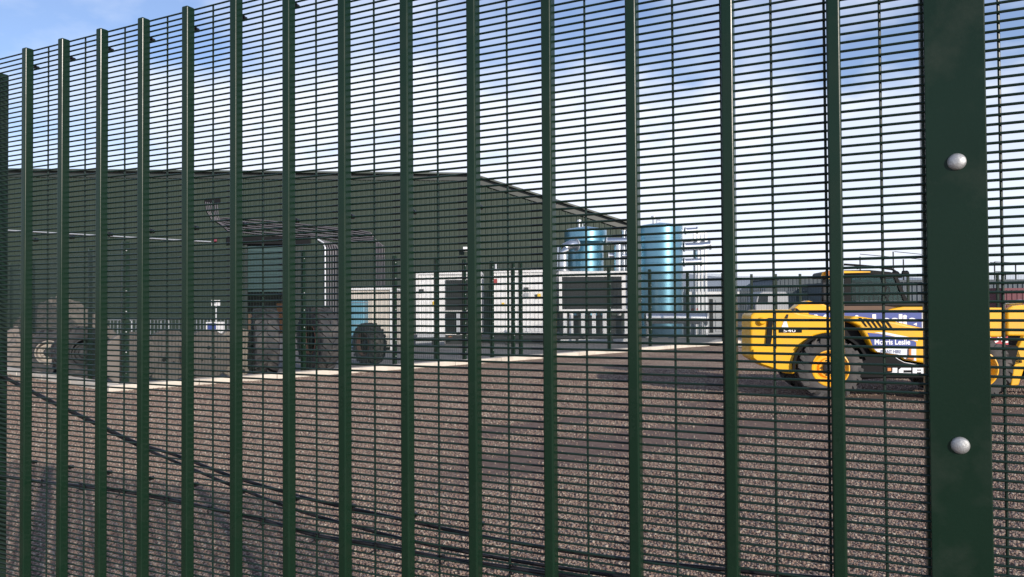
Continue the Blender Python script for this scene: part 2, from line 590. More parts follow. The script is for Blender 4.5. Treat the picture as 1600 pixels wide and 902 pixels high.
# loose crushed stones lying on the nearer gravel
def stone_mat():
    m = bpy.data.materials.new('crushed_stone')
    m.use_nodes = True
    N, L = m.node_tree.nodes, m.node_tree.links
    b = N['Principled BSDF']
    b.inputs['Roughness'].default_value = 0.9
    b.inputs['Specular IOR Level'].default_value = 0.25
    gn = N.new('ShaderNodeNewGeometry')
    cr_ = N.new('ShaderNodeValToRGB')
    cr_.color_ramp.interpolation = 'CONSTANT'
    e = cr_.color_ramp.elements
    e[0].position, e[0].color = 0.0, (0.157, 0.110, 0.092, 1)
    e[1].position, e[1].color = 0.93, (0.382, 0.323, 0.264, 1)
    for p, c in ((0.16, (0.221, 0.154, 0.125, 1)), (0.40, (0.265, 0.194, 0.158, 1)), (0.57, (0.236, 0.195, 0.167, 1)), (0.72, (0.192, 0.142, 0.117, 1)), (0.84, (0.305, 0.240, 0.189, 1))):
        e.new(p).color = c
    L.new(gn.outputs['Random Per Island'], cr_.inputs[0])
    L.new(cr_.outputs[0], b.inputs['Base Color'])
    return m


import numpy as np
rng = np.random.default_rng(5)
NP = 290000
gy = np.linspace(4.0, 21.0, 400)
pdf = (1.4 * gy + 1.8) * np.where(gy < 8, 1.0, (8 / gy) ** 2)
cdf = np.cumsum(pdf)
yy = np.interp(rng.random(NP), cdf / cdf[-1], gy)
xx = (rng.random(NP) * 2 - 1) * (yy * 0.70 + 0.9)
tf = np.interp(xx, TRACK_X, TRACK_Y)
td = np.minimum(np.abs(yy - tf) / 1.0, np.abs(yy - tf - 2.4) / 0.5)
tw = np.clip((1.25 - td + 0.35 * rng.normal(size=NP)) / 0.5, 0, 1) * np.clip((xx + 1.8) / 1.5, 0, 1)
q0, q1, q2 = gp(170, 613), gp(1130, 539), gp(15, 586)
e1, e2 = np.array((q1 - q0).xy), np.array((q2 - q0).xy)
ab = np.linalg.solve(np.stack([e1, e2], axis=1), np.stack([xx - q0.x, yy - q0.y]))
keep = (rng.random(NP) > tw * 0.97) & ~((ab[0] > 0) & (ab[1] > 0))
xx, yy = xx[keep], yy[keep]
NP = len(xx)
ico = np.array([(1, 0, 0), (-1, 0, 0), (0, 1, 0), (0, -1, 0), (0, 0, 1), (0, 0, -1)], float)
icf = np.array([(0, 2, 4), (2, 1, 4), (1, 3, 4), (3, 0, 4), (2, 0, 5), (1, 2, 5), (3, 1, 5), (0, 3, 5)])
pv_ = ico[None] * (1 + 0.5 * (rng.random((NP, 6, 1)) - 0.5)) + 0.25 * (rng.random((NP, 6, 3)) - 0.5)
sz = 0.0060 + 0.0085 * rng.random((NP, 1, 1)) ** 1.7
sz = sz * np.clip(yy / 9.0, 1.0, 1.35)[:, None, None]
pv_ = pv_ * sz * (0.75 + 0.6 * rng.random((NP, 1, 3)))
q_ = rng.normal(size=(NP, 4))
q_ /= np.linalg.norm(q_, axis=1)[:, None]
w_, x_, y_, z_ = q_.T
rm_ = np.stack([1 - 2 * (y_ * y_ + z_ * z_), 2 * (x_ * y_ - z_ * w_), 2 * (x_ * z_ + y_ * w_), 2 * (x_ * y_ + z_ * w_), 1 - 2 * (x_ * x_ + z_ * z_), 2 * (y_ * z_ - x_ * w_),
                2 * (x_ * z_ - y_ * w_), 2 * (y_ * z_ + x_ * w_), 1 - 2 * (x_ * x_ + y_ * y_)], axis=1).reshape(NP, 3, 3)
pv_ = np.einsum('nij,nkj->nki', rm_, pv_)
pv_[:, :, 0] += xx[:, None]
pv_[:, :, 1] += yy[:, None]
pv_[:, :, 2] += (sz[:, 0] * 0.40)
fi_ = (icf[None] + 6 * np.arange(NP)[:, None, None]).reshape(-1)
pme = bpy.data.meshes.new('loose_gravel')
pme.vertices.add(NP * 6)
pme.vertices.foreach_set('co', pv_.astype(np.float32).ravel())
pme.loops.add(len(fi_))
pme.loops.foreach_set('vertex_index', fi_.astype(np.int32))
pme.polygons.add(len(fi_) // 3)
pme.polygons.foreach_set('loop_start', np.arange(0, len(fi_), 3, dtype=np.int32))
pme.update(calc_edges=True)
pme.materials.append(stone_mat())
po = bpy.data.objects.new('loose_gravel', pme)
COL.objects.link(po)
tag(po, 'loose reddish grey crushed stones strewn on the near yard', 'gravel', kind='stuff')

K0 = gp(170, 613)                    # corner of the pale kerb
K1 = gp(1130, 539)
KL = gp(15, 586)
kd = (K1 - K0).normalized()
kn = Vector((-kd.y, kd.x, 0))        # into the compound
kl = (KL - K0).normalized()
KEND = K0 + kd * 27.0
LEND = K0 + kl * 12.0


def kerb(name, a, b, w, h, inward):
    """a line of precast kerb lengths with open joints"""
    mb = MB()
    d = (b - a).normalized()
    n = max(1, int((b - a).length / 1.83))
    st = (b - a).length / n
    for i in range(n):
        p, q = a + d * (st * i), a + d * (st * (i + 1) - 0.016)
        off = inward * random.uniform(-0.006, 0.006)
        hh = h + random.uniform(-0.006, 0.006)
        pts = []
        for z in (0.0, hh):
            for r in (p, q, q + inward * w, p + inward * w):
                pts.append((r.x + off.x, r.y + off.y, z))
        mb.add(pts, [(0, 3, 2, 1), (4, 5, 6, 7), (0, 1, 5, 4), (1, 2, 6, 5), (2, 3, 7, 6), (3, 0, 4, 7)])
    return tag(mb.build(name, M['concrete'], bevel=0.015), kind='structure')


kerb('concrete_kerb', K0, KEND, 0.32, 0.14, kn)
ln = Vector((-kl.y, kl.x, 0))
if ln.dot(kd) < 0:
    ln = -ln
kerb('concrete_kerb', K0 + kl * 0.001 + kn * 0.325, LEND, 0.32, 0.14, ln)
s0 = K0 + kn * 0.33 + kd * 0.33
slab = [s0, KEND + kn * 0.33, Vector((60, 46, 0)), Vector((60, 90, 0)), Vector((-60, 90, 0)), Vector((-60, 60, 0)), LEND + ln * 0.33]
tag(MB().add([(p.x, p.y, 0.02) for p in slab], [tuple(range(len(slab)))]).build('compound_slab', M['slab']), kind='structure')
# a pale paved strip beyond the kerb end, behind the yellow machine
pv = [gp(1095, 540), gp(1290, 549), gp(1290, 531), gp(1120, 531)]
tag(MB().add([(p.x, p.y, 0.026) for p in pv], [(0, 1, 2, 3)]).build('paved_strip', M['concrete']), kind='structure')

# hills
hm = MB()
hv = []
random.seed(3)
NX = 60
for i in range(NX + 1):
    x = -700 + 2200 * i / NX
    h = 27 + 5 * math.sin(i * 0.35) + 3 * math.sin(i * 0.9 + 1) + random.uniform(-0.8, 0.8)
    hv += [(x, 620, -2), (x, 700, h), (x, 820, h * 0.9), (x, 1000, -2)]
hf = []
for i in range(NX):
    for k in range(3):
        a = i * 4 + k
        hf.append((a, a + 4, a + 5, a + 1))
hm.add(hv, hf)
tag(hm.build('hills', M['hill'], smooth=True), kind='structure')

# ------------------------------------------------------------------ near security fence
PHI = math.radians(63.4)
FN = Vector((math.cos(PHI), math.sin(PHI), 0))       # away from the camera
FT = Vector((math.sin(PHI), -math.cos(PHI), 0))      # along the fence to the right
FD = 1.21
FF = Frame(FN.x * FD, FN.y * FD, -math.degrees(PI / 2 - PHI))
fence = thing('mesh_fence', 'dark green close mesh security fence with upright bars right in front of the camera', 'fence', FF)
_zw = FF.uv(1410, 571.0, 0.0)[1]
TOP = _zw + round((CAM_H + 0.679 - _zw) / 0.0127) * 0.0127
PX = [40, 97, 157.4, 223, 293, 369, 452, 539.7, 638, 743.7, 862.5, 996, 1148, 1316.5]
edges = [FF.uv(x, 350, -0.022)[0] for x in PX]
BW, BD = 0.0185, 0.022
centres = [e - BW / 2 for e in edges]
left = [centres[0] - 0.1483 * 2.0 - 0.1483 * k for k in range(0, 6)]
right = [0.29 + 0.1483 * k for k in range(6)]


def wires(s0, s1, d, vs):
    mb = MB()
    n = int(TOP / 0.0127)
    for i in range(n + 1):
        z = TOP - 0.0127 * i
        if z < 0.02:
            break
        mb.tube([(s0, d, z), (s1, d, z)], 0.00205, 8)
    for s in vs:
        mb.tube([(s, d + 0.0036, 0.03), (s, d + 0.0036, TOP)], 0.0020, 8)
    return mb


vs = []
cl = sorted(left + centres)
for i, c in enumerate(cl):
    vs.append(c - 0.014)
    nx = cl[i + 1] if i + 1 < len(cl) else c + 0.1483
    vs.append((c + nx) / 2 - 0.014)
wires(-2.9, 0.105, 0.0, vs).build('wire_panel', M['wire'], fence, smooth=True)
vr = [0.133, 0.1955] + [c + dd for c in right for dd in (-0.014, 0.06)]
wires(0.052, 1.2, 0.0075, vr).build('wire_panel', M['wire'], fence, smooth=True)

pale0 = None
zb = 0.04


def make_pale():
    mb = MB()
    zt = TOP + 0.002
    mb.prism([(-BW / 2, zb), (BW / 2, zb), (BW / 2, zt), (-BW / 2, zt)], -BD - 0.002, -0.002)
    o = mb.build('pale', M['fence'], fence, bevel=0.0034, seg=4)
    for z in (CAM_H + 0.635, CAM_H + 0.183, CAM_H - 0.395, CAM_H - 1.0):
        b = MB().lathe([(0.0001, 0.003), (0.0056, 0.003), (0.0056, 0.006), (0.0045, 0.007), (0.0045, 0.013), (0.0025, 0.015), (0.0001, 0.0152)], 12, 'y', (0.0, 0.002, z))
        b.build('fixing_nut', M['tie'], o, smooth=True)
    return o


for c in left + centres + right:
    if pale0 is None:
        pale0 = make_pale()
        pale0.location.x = c
        proto_x = c
    else:
        p = copy_tree(pale0, fence)
        p.location.x = c

# wide clamp strip with bolts, and the posts behind
sL, sR = FF.uv(1449, 450, -0.010)[0], FF.uv(1546, 450, -0.010)[0]
clamp = MB().box(sL, sR, -0.0105, -0.0025, 0.0, TOP + 0.03).build('clamp_bar', M['fence_post'], fence, bevel=0.0015, seg=3)
MB().box(sL - 0.004, sR - 0.03, 0.012, 0.075, 0.0, TOP + 0.02).build('post', M['fence_post'], fence, bevel=0.004)
pr_ = FF.uv(13, 450, 0.070)[0]
MB().box(pr_ - 0.08, pr_, 0.008, 0.070, 0.0, TOP - 0.012).build('post', M['fence_post'], fence, bevel=0.004)
bz0 = FF.uv(1495, 253, -0.0105)
bz1 = FF.uv(1499, 696, -0.0105)
dz = bz0[1] - bz1[1]
for k in range(-1, 4):
    z = bz0[1] - dz * k
    if z > TOP + 0.01:
        continue
    sx = bz0[0] + (bz1[0] - bz0[0]) * k * 0.5
    prof = [(0.0116 * math.cos(a), -0.0107 - 0.0065 * math.sin(a)) for a in [0, .25, .5, .75, 1.0, 1.25, 1.45]] + [(0.0001, -0.0172)]
    MB().lathe(prof, 28, 'y', (sx, 0, z)).build('bolt', M['galv'], clamp, smooth=True)

# cables on the inside of the fence
def cable(name, label, pts, d, r, cat='cable'):
    cps = [FF.uv(x, y, d) for x, y in pts]
    P = [Vector((s, d, z)) for s, z in cps]
    # extend beyond both ends of the view
    a, b = P[0] + (P[0] - P[1]).normalized() * 0.5, P[-1] + (P[-1] - P[-2]).normalized() * 0.7
    P = [a] + P + [b]
    sm = []
    for i in range(len(P) - 1):
        p0, p1, p2, p3 = P[max(i - 1, 0)], P[i], P[i + 1], P[min(i + 2, len(P) - 1)]
        for k in range(6):
            t = k / 6
            q = 0.5 * ((2 * p1) + (p2 - p0) * t + (2 * p0 - 5 * p1 + 4 * p2 - p3) * t * t + (3 * p1 - p0 - 3 * p2 + p3) * t ** 3)
            sm.append(q)
    sm.append(P[-1])
    o = thing(name, label, cat, FF)
    MB().tube(sm, r, 10).build('sheath', M['cable'], o, smooth=True)
    return o, sm


c1, _ = cable('fence_cable', 'upper of two loose black cables sagging steeply down behind the mesh fence',
              [(17, 594), (87, 630), (148, 660), (212, 691), (282, 714), (358, 743), (441, 768), (500, 784), (629, 812), (735, 835), (852, 856), (985, 875), (1163, 893), (1420, 915)], 0.034, 0.0038)
c2, _ = cable('fence_cable', 'lower of two loose black cables sagging steeply down behind the mesh fence',
              [(17, 596), (87, 632.5), (148, 662.5), (212, 695), (282, 725), (358, 757), (441, 789), (500, 808), (629, 842), (735, 864), (852, 884), (985, 903), (1163, 925)], 0.044, 0.0036)
tie_px = [(70, 755), (130, 760.5), (192, 769), (262, 782), (330, 797), (412, 815), (496, 839), (590, 854), (692, 874), (802, 890), (930, 909)]
c3, sm3 = cable('fence_cable', 'straight black cable fixed level along the fence with knotted ties at every second wire',
                [(15, 746), (70, 754), (130, 760), (192, 768), (262, 780), (330, 795), (412, 813), (496, 837), (590, 852), (692, 872), (802, 888), (930, 907)], 0.010, 0.0042)
for x, y in tie_px:
    s, z = FF.uv(x, y, 0.008)
    kb = MB()
    ring = [(s, 0.007 + 0.0085 * math.cos(a), z + 0.0085 * math.sin(a)) for a in [2 * PI * k / 12 for k in range(13)]]
    kb.tube(ring, 0.0017, 6)
    kb.tube([(s, 0.0, z + 0.006), (s + 0.006, -0.004, z + 0.012), (s + 0.012, -0.003, z + 0.010)], 0.0014, 6)
    kb.tube([(s, 0.0, z - 0.004), (s - 0.008, -0.004, z - 0.010)], 0.0016, 6)
    kb.build('knotted_tie', M['tie'], c3, smooth=True)

# ------------------------------------------------------------------ inner compound fence along the kerb
IF = Frame(K0.x + kn.x * 0.5 + kd.x * 0.5, K0.y + kn.y * 0.5 + kd.y * 0.5, math.degrees(math.atan2(kd.y, kd.x)))
IH = 3.2


def post_u(px):
    return IF.uv(px, 500)[0]


def mesh_sheet(mb, u0, u1, y, h, axis='x', pitch=0.0127):
    z = 0.14
    while z < h:
        if axis == 'x':
            mb.tube([(u0, y, z), (u1, y, z)], 0.0026 * pitch / 0.0127 * 0.75, 3, False)
        else:
            mb.tube([(y, u0, z), (y, u1, z)], 0.0026 * pitch / 0.0127 * 0.75, 3, False)
        z += pitch
    n = int(abs(u1 - u0) / 0.0762)
    for i in range(n + 1):
        u = u0 + (u1 - u0) * i / n
        if axis == 'x':
            mb.tube([(u, y - 0.004, 0.14), (u, y - 0.004, h)], 0.0035, 3, False)
        else:
            mb.tube([(y - 0.004, u, 0.14), (y - 0.004, u, h)], 0.0035, 3, False)


inner = thing('compound_fence', 'tall dark green mesh fence with posts on the pale kerb around the tanks', 'fence', IF)
plist = [475, 618, 683, 727, 770, 803, 815, 953, 1017, 1076, 1131]
pus = [0.0, 2.6] + [post_u(p) for p in plist]
mm = MB()
mesh_sheet(mm, 0.0, pus[-1] + 0.1, 0.0, IH)
mm.build('wire_panel', M['wire'], inner)
m2 = MB()
mesh_sheet(m2, 0.0, 11.0, 0.0, IH, 'y')
m2.build('wire_panel', M['wire'], inner)
for i, u in enumerate(pus):
    w = 0.05 if i else 0.07
    p = MB().box(u - w, u + w, 0.01, 0.09, 0.0, IH + 0.05).box(u - w * 0.8, u + w * 0.8, -0.018, -0.008, 0.14, IH).build('post', M['fence_post'], inner)
    for k in range(7):
        MB().lathe([(0.016, -0.019), (0.014, -0.026), (0.0001, -0.03)], 8, 'y', (u, 0, 0.35 + 0.45 * k)).build('bolt', M['galv'], p)
for v in (2.7, 5.4, 8.1, 10.8):
    MB().box(0.01, 0.09, v - 0.05, v + 0.05, 0.0, IH + 0.05).build('post', M['fence_post'], inner)
# its return to the right, behind the yellow machine
pe = K0 + kn * 0.5 + kd * (0.5 + pus[-1])
RF = Frame(pe.x + 0.15, pe.y, 2.0)
ret = thing('compound_fence', 'dark green mesh fence crossing behind the yellow telehandler cab', 'fence', RF)
m3 = MB()
mesh_sheet(m3, 0.0, 16.0, 0.0, 3.1, pitch=0.05)
m3.build('wire_panel', M['wire'], ret)
for px in (1175, 1213, 1251, 1330, 1420, 1560):
    u = RF.uv(px, 460)[0]
    MB().box(u - 0.05, u + 0.05, 0.01, 0.09, 0, 3.2).build('post', M['fence_post'], ret)


# ------------------------------------------------------------------ corrugated sheets
def corrugated(mb, x0, x1, y, pitch, depth, zb, zt):
    """trapezoidal sheeting facing -y; zb, zt are functions of x"""
    n = max(1, int(round((x1 - x0) / pitch)))
    xs = []
    for i in range(n):
        a = x0 + (x1 - x0) * i / n
        w = (x1 - x0) / n
        xs += [(a, y), (a + w * 0.55, y), (a + w * 0.65, y - depth), (a + w * 0.90, y - depth)]
    xs.append((x1, y))
    vs, fs = [], []
    for x, yy in xs:
        vs += [(x, yy, zb(x)), (x, yy, zt(x))]
    for i in range(len(xs) - 1):
        fs.append((2 * i, 2 * i + 2, 2 * i + 3, 2 * i + 1))
    return mb.add(vs, fs)


# ------------------------------------------------------------------ the big green shed
def wall_point(px, py, off):
    u, z = BF.uv(px, py, -off)
    q = BF.o + BF.d * u - BF.n * off
    return Vector((q.x, q.y, z))


BF = Frame(0, 52.6, 5.0)
shed = thing('green_shed', 'big olive green clad shed with sloping roof edge behind the blue tanks', 'building', BF)
xl = -48.0
xr0, zr0 = BF.uv(735, 276.5)
xr1, zr1 = BF.uv(992, 356)
zl = zr0
top = lambda x: zl if x < xr0 else zl + (x - xr0) * (zr1 - zr0) / (xr1 - xr0)
dx0, dz1 = BF.uv(384, 372)
dx1, _ = BF.uv(474, 372)
ww = MB()
corrugated(ww, xl, dx0, 0, 0.333, 0.05, lambda x: 0.0, top)
corrugated(ww, dx0, dx1, 0, 0.333, 0.05, lambda x: dz1, top)
nsp = xr0
corrugated(ww, dx1, xr0, 0, 0.333, 0.05, lambda x: 0.0, top)
corrugated(ww, xr0, xr1, 0, 0.40, 0.05, lambda x: 0.0, top)
ww.build('wall', M['clad'], shed)
sd = MB()
sd.box(xl, xl + 0.1, 0.06, 34, 0, zl)
sd.box(xr1 - 0.1, xr1, 0.06, 34, 0, zr1)
sd.box(xl, xr0, 33.9, 34.0, 0, zl)
sd.box(xr0, xr1 - 0.11, 33.9, 34.0, 0, zr1)
sd.build('side_wall', M['clad'], shed)
rf = MB()
rf.add([(xl - 0.4, -0.45, zl + 0.10), (xr0, -0.45, zl + 0.10), (xr0, 34, zl + 0.10), (xl - 0.4, 34, zl + 0.10), (xl - 0.4, -0.45, zl + 0.22), (xr0, -0.45, zl + 0.22), (xr0, 34, zl + 0.22), (xl - 0.4, 34, zl + 0.22)],
       [(0, 3, 2, 1), (4, 5, 6, 7), (0, 1, 5, 4), (1, 2, 6, 5), (2, 3, 7, 6), (3, 0, 4, 7)])
sl_ = (zr1 - zr0) / (xr1 - xr0)
xe = xr1 + 0.5
ze = zl + (xe - xr0) * sl_
rf.add([(xr0, -0.45, zl + 0.10), (xe, -0.45, ze + 0.10), (xe, 34, ze + 0.10), (xr0, 34, zl + 0.10), (xr0, -0.45, zl + 0.22), (xe, -0.45, ze + 0.22), (xe, 34, ze + 0.22), (xr0, 34, zl + 0.22)],
       [(0, 3, 2, 1), (4, 5, 6, 7), (0, 1, 5, 4), (1, 2, 6, 5), (2, 3, 7, 6), (3, 0, 4, 7)])
rf.build('roof', M['roof'], shed)
tr = MB()
tr.box(xl, xr0 - 0.02, -0.10, -0.055, zl - 0.28, zl + 0.09)
tr.add([(xr0, -0.14, zl - 0.35), (xr1, -0.14, zr1 - 0.35), (xr1, -0.14, zr1 + 0.09), (xr0, -0.14, zl + 0.09), (xr0, -0.055, zl - 0.35), (xr1, -0.055, zr1 - 0.35), (xr1, -0.055, zr1 + 0.09), (xr0, -0.055, zl + 0.09)],
       [(0, 1, 2, 3), (7, 6, 5, 4), (0, 4, 5, 1), (1, 5, 6, 2), (2, 6, 7, 3), (3, 7, 4, 0)])
tr.build('verge_trim', M['clad_trim'], shed)
# roller door, half open, with what stands inside
door = MB()
zs = BF.uv(420, 456)[1]
nsl = 16
for i in range(nsl):
    a = zs + (dz1 - 0.5 - zs) * i / nsl
    b = zs + (dz1 - 0.5 - zs) * (i + 1) / nsl
    door.prism([(dx0 + 0.12, a), (dx1 - 1.25, a), (dx1 - 1.25, b - 0.03), (dx0 + 0.12, b - 0.03)], 0.10, 0.16)
    door.box(dx0 + 0.12, dx1 - 1.25, 0.13, 0.15, b - 0.03, b)
dr = door.build('roller_door', M['shutter'], shed)
MB().box(dx0 - 1.2, dx1 + 0.5, -0.22, -0.06, dz1 - 0.45, dz1 + 0.08).build('door_lintel', M['black'], shed, bevel=0.02)
fr = MB()
fr.box(dx0 - 0.02, dx0 + 0.11, -0.09, 0.2, 0, dz1 - 0.46)
fr.box(dx1 - 1.24, dx1 - 0.72, -0.09, 0.2, 0, dz1 - 0.46)
corrugated(fr, dx1 - 0.71, dx1, 0.02, 0.333, 0.05, lambda x: 0.0, lambda x: dz1 - 0.46)
fr.build('door_frame', M['clad_trim'], shed)
iw = MB()
iw.box(dx0 - 6, dx1 + 4, 4.0, 4.1, 0, dz1 + 2)
iw.box(dx0 - 6.1, dx0 - 6, 0.3, 4.1, 0, dz1 + 2)
iw.box(dx0 - 6, dx1 + 4, 0.3, 4.0, dz1 + 2.003, dz1 + 2.1)
for k in range(14):
    xx = dx0 - 3 + k * 0.6
    iw.box(xx, xx + 0.1, 3.9, 4.0, 0, 3.2)
iw.build('inner_wall', M['brown'], shed)
a = BF.uv(432, 474, 2.0)
b = BF.uv(446, 492, 2.0)
tag(MB().box(a[0], b[0] + 0.4, 2.0, 3.2, 0.05, a[1]).build('steel_bin', M['orange'], bevel=0.03), 'orange steel bin just inside the half open roller door', 'bin').matrix_world = Matrix.Translation(BF.o) @ Matrix.Rotation(BF.a, 4, 'Z')
# floodlight on the wall
fl = thing('floodlight', 'small white floodlight fixed to the shed wall above the white containers', 'lamp', loc=wall_point(727, 390, 0.3), rz=BF.a)
MB().box(-0.16, 0.16, -0.30, -0.18, -0.16, 0.16).build('lamp_head', M['white'], fl, bevel=0.03)
MB().box(-0.03, 0.03, -0.18, 0.26, -0.04, 0.04).build('arm', M['galv_far'], fl)
# pale conduit on the wall
cd = MB()
P0, P1 = wall_point(-5, 359, 0.12), wall_point(330, 378, 0.12)
cd.tube([P0, P1], 0.045, 8)
tag(cd.build('wall_conduit', M['galv_far'], smooth=True), 'long thin pale conduit sloping along the left shed wall', 'pipe')
# bundle of cables
cb = thing('cable_bundle', 'bundle of dark cables looping along the shed wall over the roller door', 'cables', BF)
for k in range(7):
    j = k * 3.0
    jit = random.uniform(-1, 1)
    pts = [(322 + j, 316 + k * 0.5), (324 + j, 330 + j * 0.5), (332 + j * 0.7, 343 + j * 0.35), (352 + j * 0.3, 341 + j * 1.1), (420, 346 + j * 1.15 + jit), (500, 353 + j * 1.1 - jit),
           (560, 360 + j * 1.0), (580 + j * 0.4, 364 + j * 0.8), (586 + j * 0.8, 376 + j * 0.5), (586 + j * 0.8, 400), (587 + j * 0.8, 456)]
    uv = BF.uvs(pts)
    MB().tube([(u, -0.12 - 0.02 * (k % 3), z) for u, z in uv], 0.035, 6).build('cable', M['conduit'], cb, smooth=True)
MB().box(*[BF.uv(320, 312)[0], BF.uv(345, 312)[0]], -0.09, -0.06, BF.uv(320, 317)[1], BF.uv(320, 311)[1]).build('wall_bracket', M['black'], cb)
rb = thing('conduit_riser', 'upright group of grey conduits and one white pipe right of the roller door', 'pipes', BF)
for k, x in enumerate((508.5, 513, 517, 521, 525, 529)):
    x0 = BF.uv(x, 400)[0]
    ztop = BF.uv(x, 380 + k)[1]
    MB().tube([(x0, -0.14, 0.0), (x0, -0.14, ztop - 0.3), (x0 - 0.1, -0.13, ztop), (x0 - 0.5, -0.09, ztop + 0.25)], 0.075 if k == 0 else 0.06, 8).build('conduit', M['galv_far'] if k == 0 else M['conduit'], rb, smooth=True)
# fire alarm box and small sign
al = tag(MB().box(-0.13, 0.13, -0.1, 0.05, -0.13, 0.13).build('alarm_sounder', M['maroon'], bevel=0.04), 'small red alarm box on the shed wall left of the roller door', 'alarm')
al.location = wall_point(336, 375, 0.12)
al.rotation_euler = (0, 0, BF.a)

# ------------------------------------------------------------------ things in the compound, left
def sign_post(px0, py0, px1, py1, Y, label, matl, two=None):
    F = Frame(*at((px0 + px1) / 2, 500, Y).xy, 0)
    t = thing('notice_board', label, 'sign', F)
    (a, b), (c, d) = F.uv(px0, py1), F.uv(px1, py0)
    MB().tube([(0, 0.04, 0), (0, 0.04, d)], 0.03, 8).build('pole', M['galv_far'], t)
    brd = MB().box(a, c, -0.02, 0.005, b, d).build('board', M['white'], t, bevel=0.004)
    if two:
        MB().box(a + (c - a) * 0.08, a + (c - a) * 0.55, -0.024, -0.021, b + (d - b) * .35, d - (d - b) * .12).build('printed_panel', two, brd)
    return t


sign_post(330, 469, 344, 478, 30, 'small white box on a thin pole against the shed wall', M['white'], M['grey'])
sign_post(322, 503, 351, 521, 26, 'low white notice board with a blue panel behind the concrete discs', M['white'], M['sign_blue'])


def barrier(F, label):
    t = thing('crowd_barrier', label, 'barrier', F, group='crowd barriers by the shed')
    fr_ = MB()
    fr_.tube([(0, 0, 0.02), (0, 0, 1.05), (0.08, 0, 1.12), (2.12, 0, 1.12), (2.2, 0, 1.05), (2.2, 0, 0.02)], 0.024, 8)
    fr_.tube([(0, 0, 0.25), (2.2, 0, 0.25)], 0.02, 8)
    fr_.build('frame', M['galv_far'], t, smooth=True)
    for k in range(13):
        x = 0.16 + k * 0.157
        MB().tube([(x, 0, 0.25), (x, 0, 1.12)], 0.011, 6).build('upright', M['galv_far'], t)
    for x in (0.2, 2.0):
        MB().tube([(x, -0.3, 0.02), (x, 0, 0.12), (x, 0.3, 0.02)], 0.02, 6).build('foot', M['galv_far'], t)
    return t


for i, (px, lab) in enumerate(((128, 'galvanised crowd barrier nearest the spoil heap by the shed'), (180, 'galvanised crowd barrier second from the spoil heap'),
                               (245, 'galvanised crowd barrier between the discs and the notice board'), (292, 'galvanised crowd barrier furthest right beside the notice board'))):
    P = at(px, 500, 33)
    barrier(Frame(P.x, 33 + 0.2 * i, random.uniform(-3, 3), 0.18), lab)

# spoil heap
hp = MB()
P = at(92, 540, 25)
ng, nr = 90, 34
vs_, fs_ = [], []
random.seed(11)
for i in range(nr + 1):
    t = i / nr
    for k in range(ng):
        a = 2 * PI * k / ng
        lump = 1 + 0.10 * math.sin(3 * a + 1) + 0.06 * math.sin(7 * a + i) + random.uniform(-0.03, 0.03)
        r = 2.1 * t * lump
        z = 2.05 * (1 - t ** 1.7) * (1 + random.uniform(-0.05, 0.05)) + random.uniform(0, 0.10) * (random.random() < 0.3)
        vs_.append((r * math.cos(a), r * math.sin(a), max(z, 0)))
for i in range(nr):
    for k in range(ng):
        fs_.append((i * ng + k, i * ng + (k + 1) % ng, (i + 1) * ng + (k + 1) % ng, (i + 1) * ng + k))
hp.add(vs_, fs_)
ho = tag(hp.build('spoil_heap', M['heap']), 'brown grey heap of spoil behind the fence at the far left', 'heap')
ho.location = (P.x, P.y, 0.02)


# wheels
def tyre_mb(R, w, rr, lug=0.05, nl=18):
    mb = MB()
    h = w / 2
    prof = [(rr, -h * 0.80), (rr + 0.03, -h * 0.92), (rr + (R - rr) * 0.45, -h), (R - lug - 0.05, -h * 0.93), (R - lug, -h * 0.78), (R - lug, 0), (R - lug, h * 0.78), (R - lug - 0.05, h * 0.93), (rr + (R - rr) * 0.45, h), (rr + 0.03, h * 0.92), (rr, h * 0.80), (rr - 0.02, h * 0.5), (rr - 0.02, -h * 0.5)]
    seg = 56
    vs, fs = [], []
    for r, y in prof:
        for k in range(seg):
            a = 2 * PI * k / seg
            vs.append((r * math.cos(a), y, r * math.sin(a)))
    m = len(prof)
    for i in range(m):
        j = (i + 1) % m
        for k in range(seg):
            k2 = (k + 1) % seg
            fs.append((i * seg + k, i * seg + k2, j * seg + k2, j * seg + k))
    mb.add(vs, fs)
    # chevron lugs that wrap over the shoulder
    for side in (-1, 1):
        for i in range(nl):
            a0 = 2 * PI * (i + (0.5 if side > 0 else 0)) / nl
            sw = 2 * PI / nl
            st = [(0.04 * h, 0.0, R), (0.45 * h, 0.40 * sw, R), (0.90 * h, 0.75 * sw, R - 0.012), (1.0 * h, 0.95 * sw, R - lug * 1.7)]
            vv, ff = [], []
            for y, da, r in st:
                for dd in (-0.20, 0.20):
                    a = a0 + da + dd * sw
                    vv.append((r * math.cos(a), side * y, r * math.sin(a)))
                    ri = r - lug * 1.25
                    vv.append((ri * math.cos(a), side * y * 0.93, ri * math.sin(a)))
            for q in range(3):
                b = q * 4
                ff += [(b, b + 2, b + 6, b + 4), (b + 1, b + 5, b + 7, b + 3), (b, b + 4, b + 5, b + 1), (b + 2, b + 3, b + 7, b + 6)]
            ff += [(0, 1, 3, 2), (12, 14, 15, 13)]
            mb.add(vv, ff)
    return mb


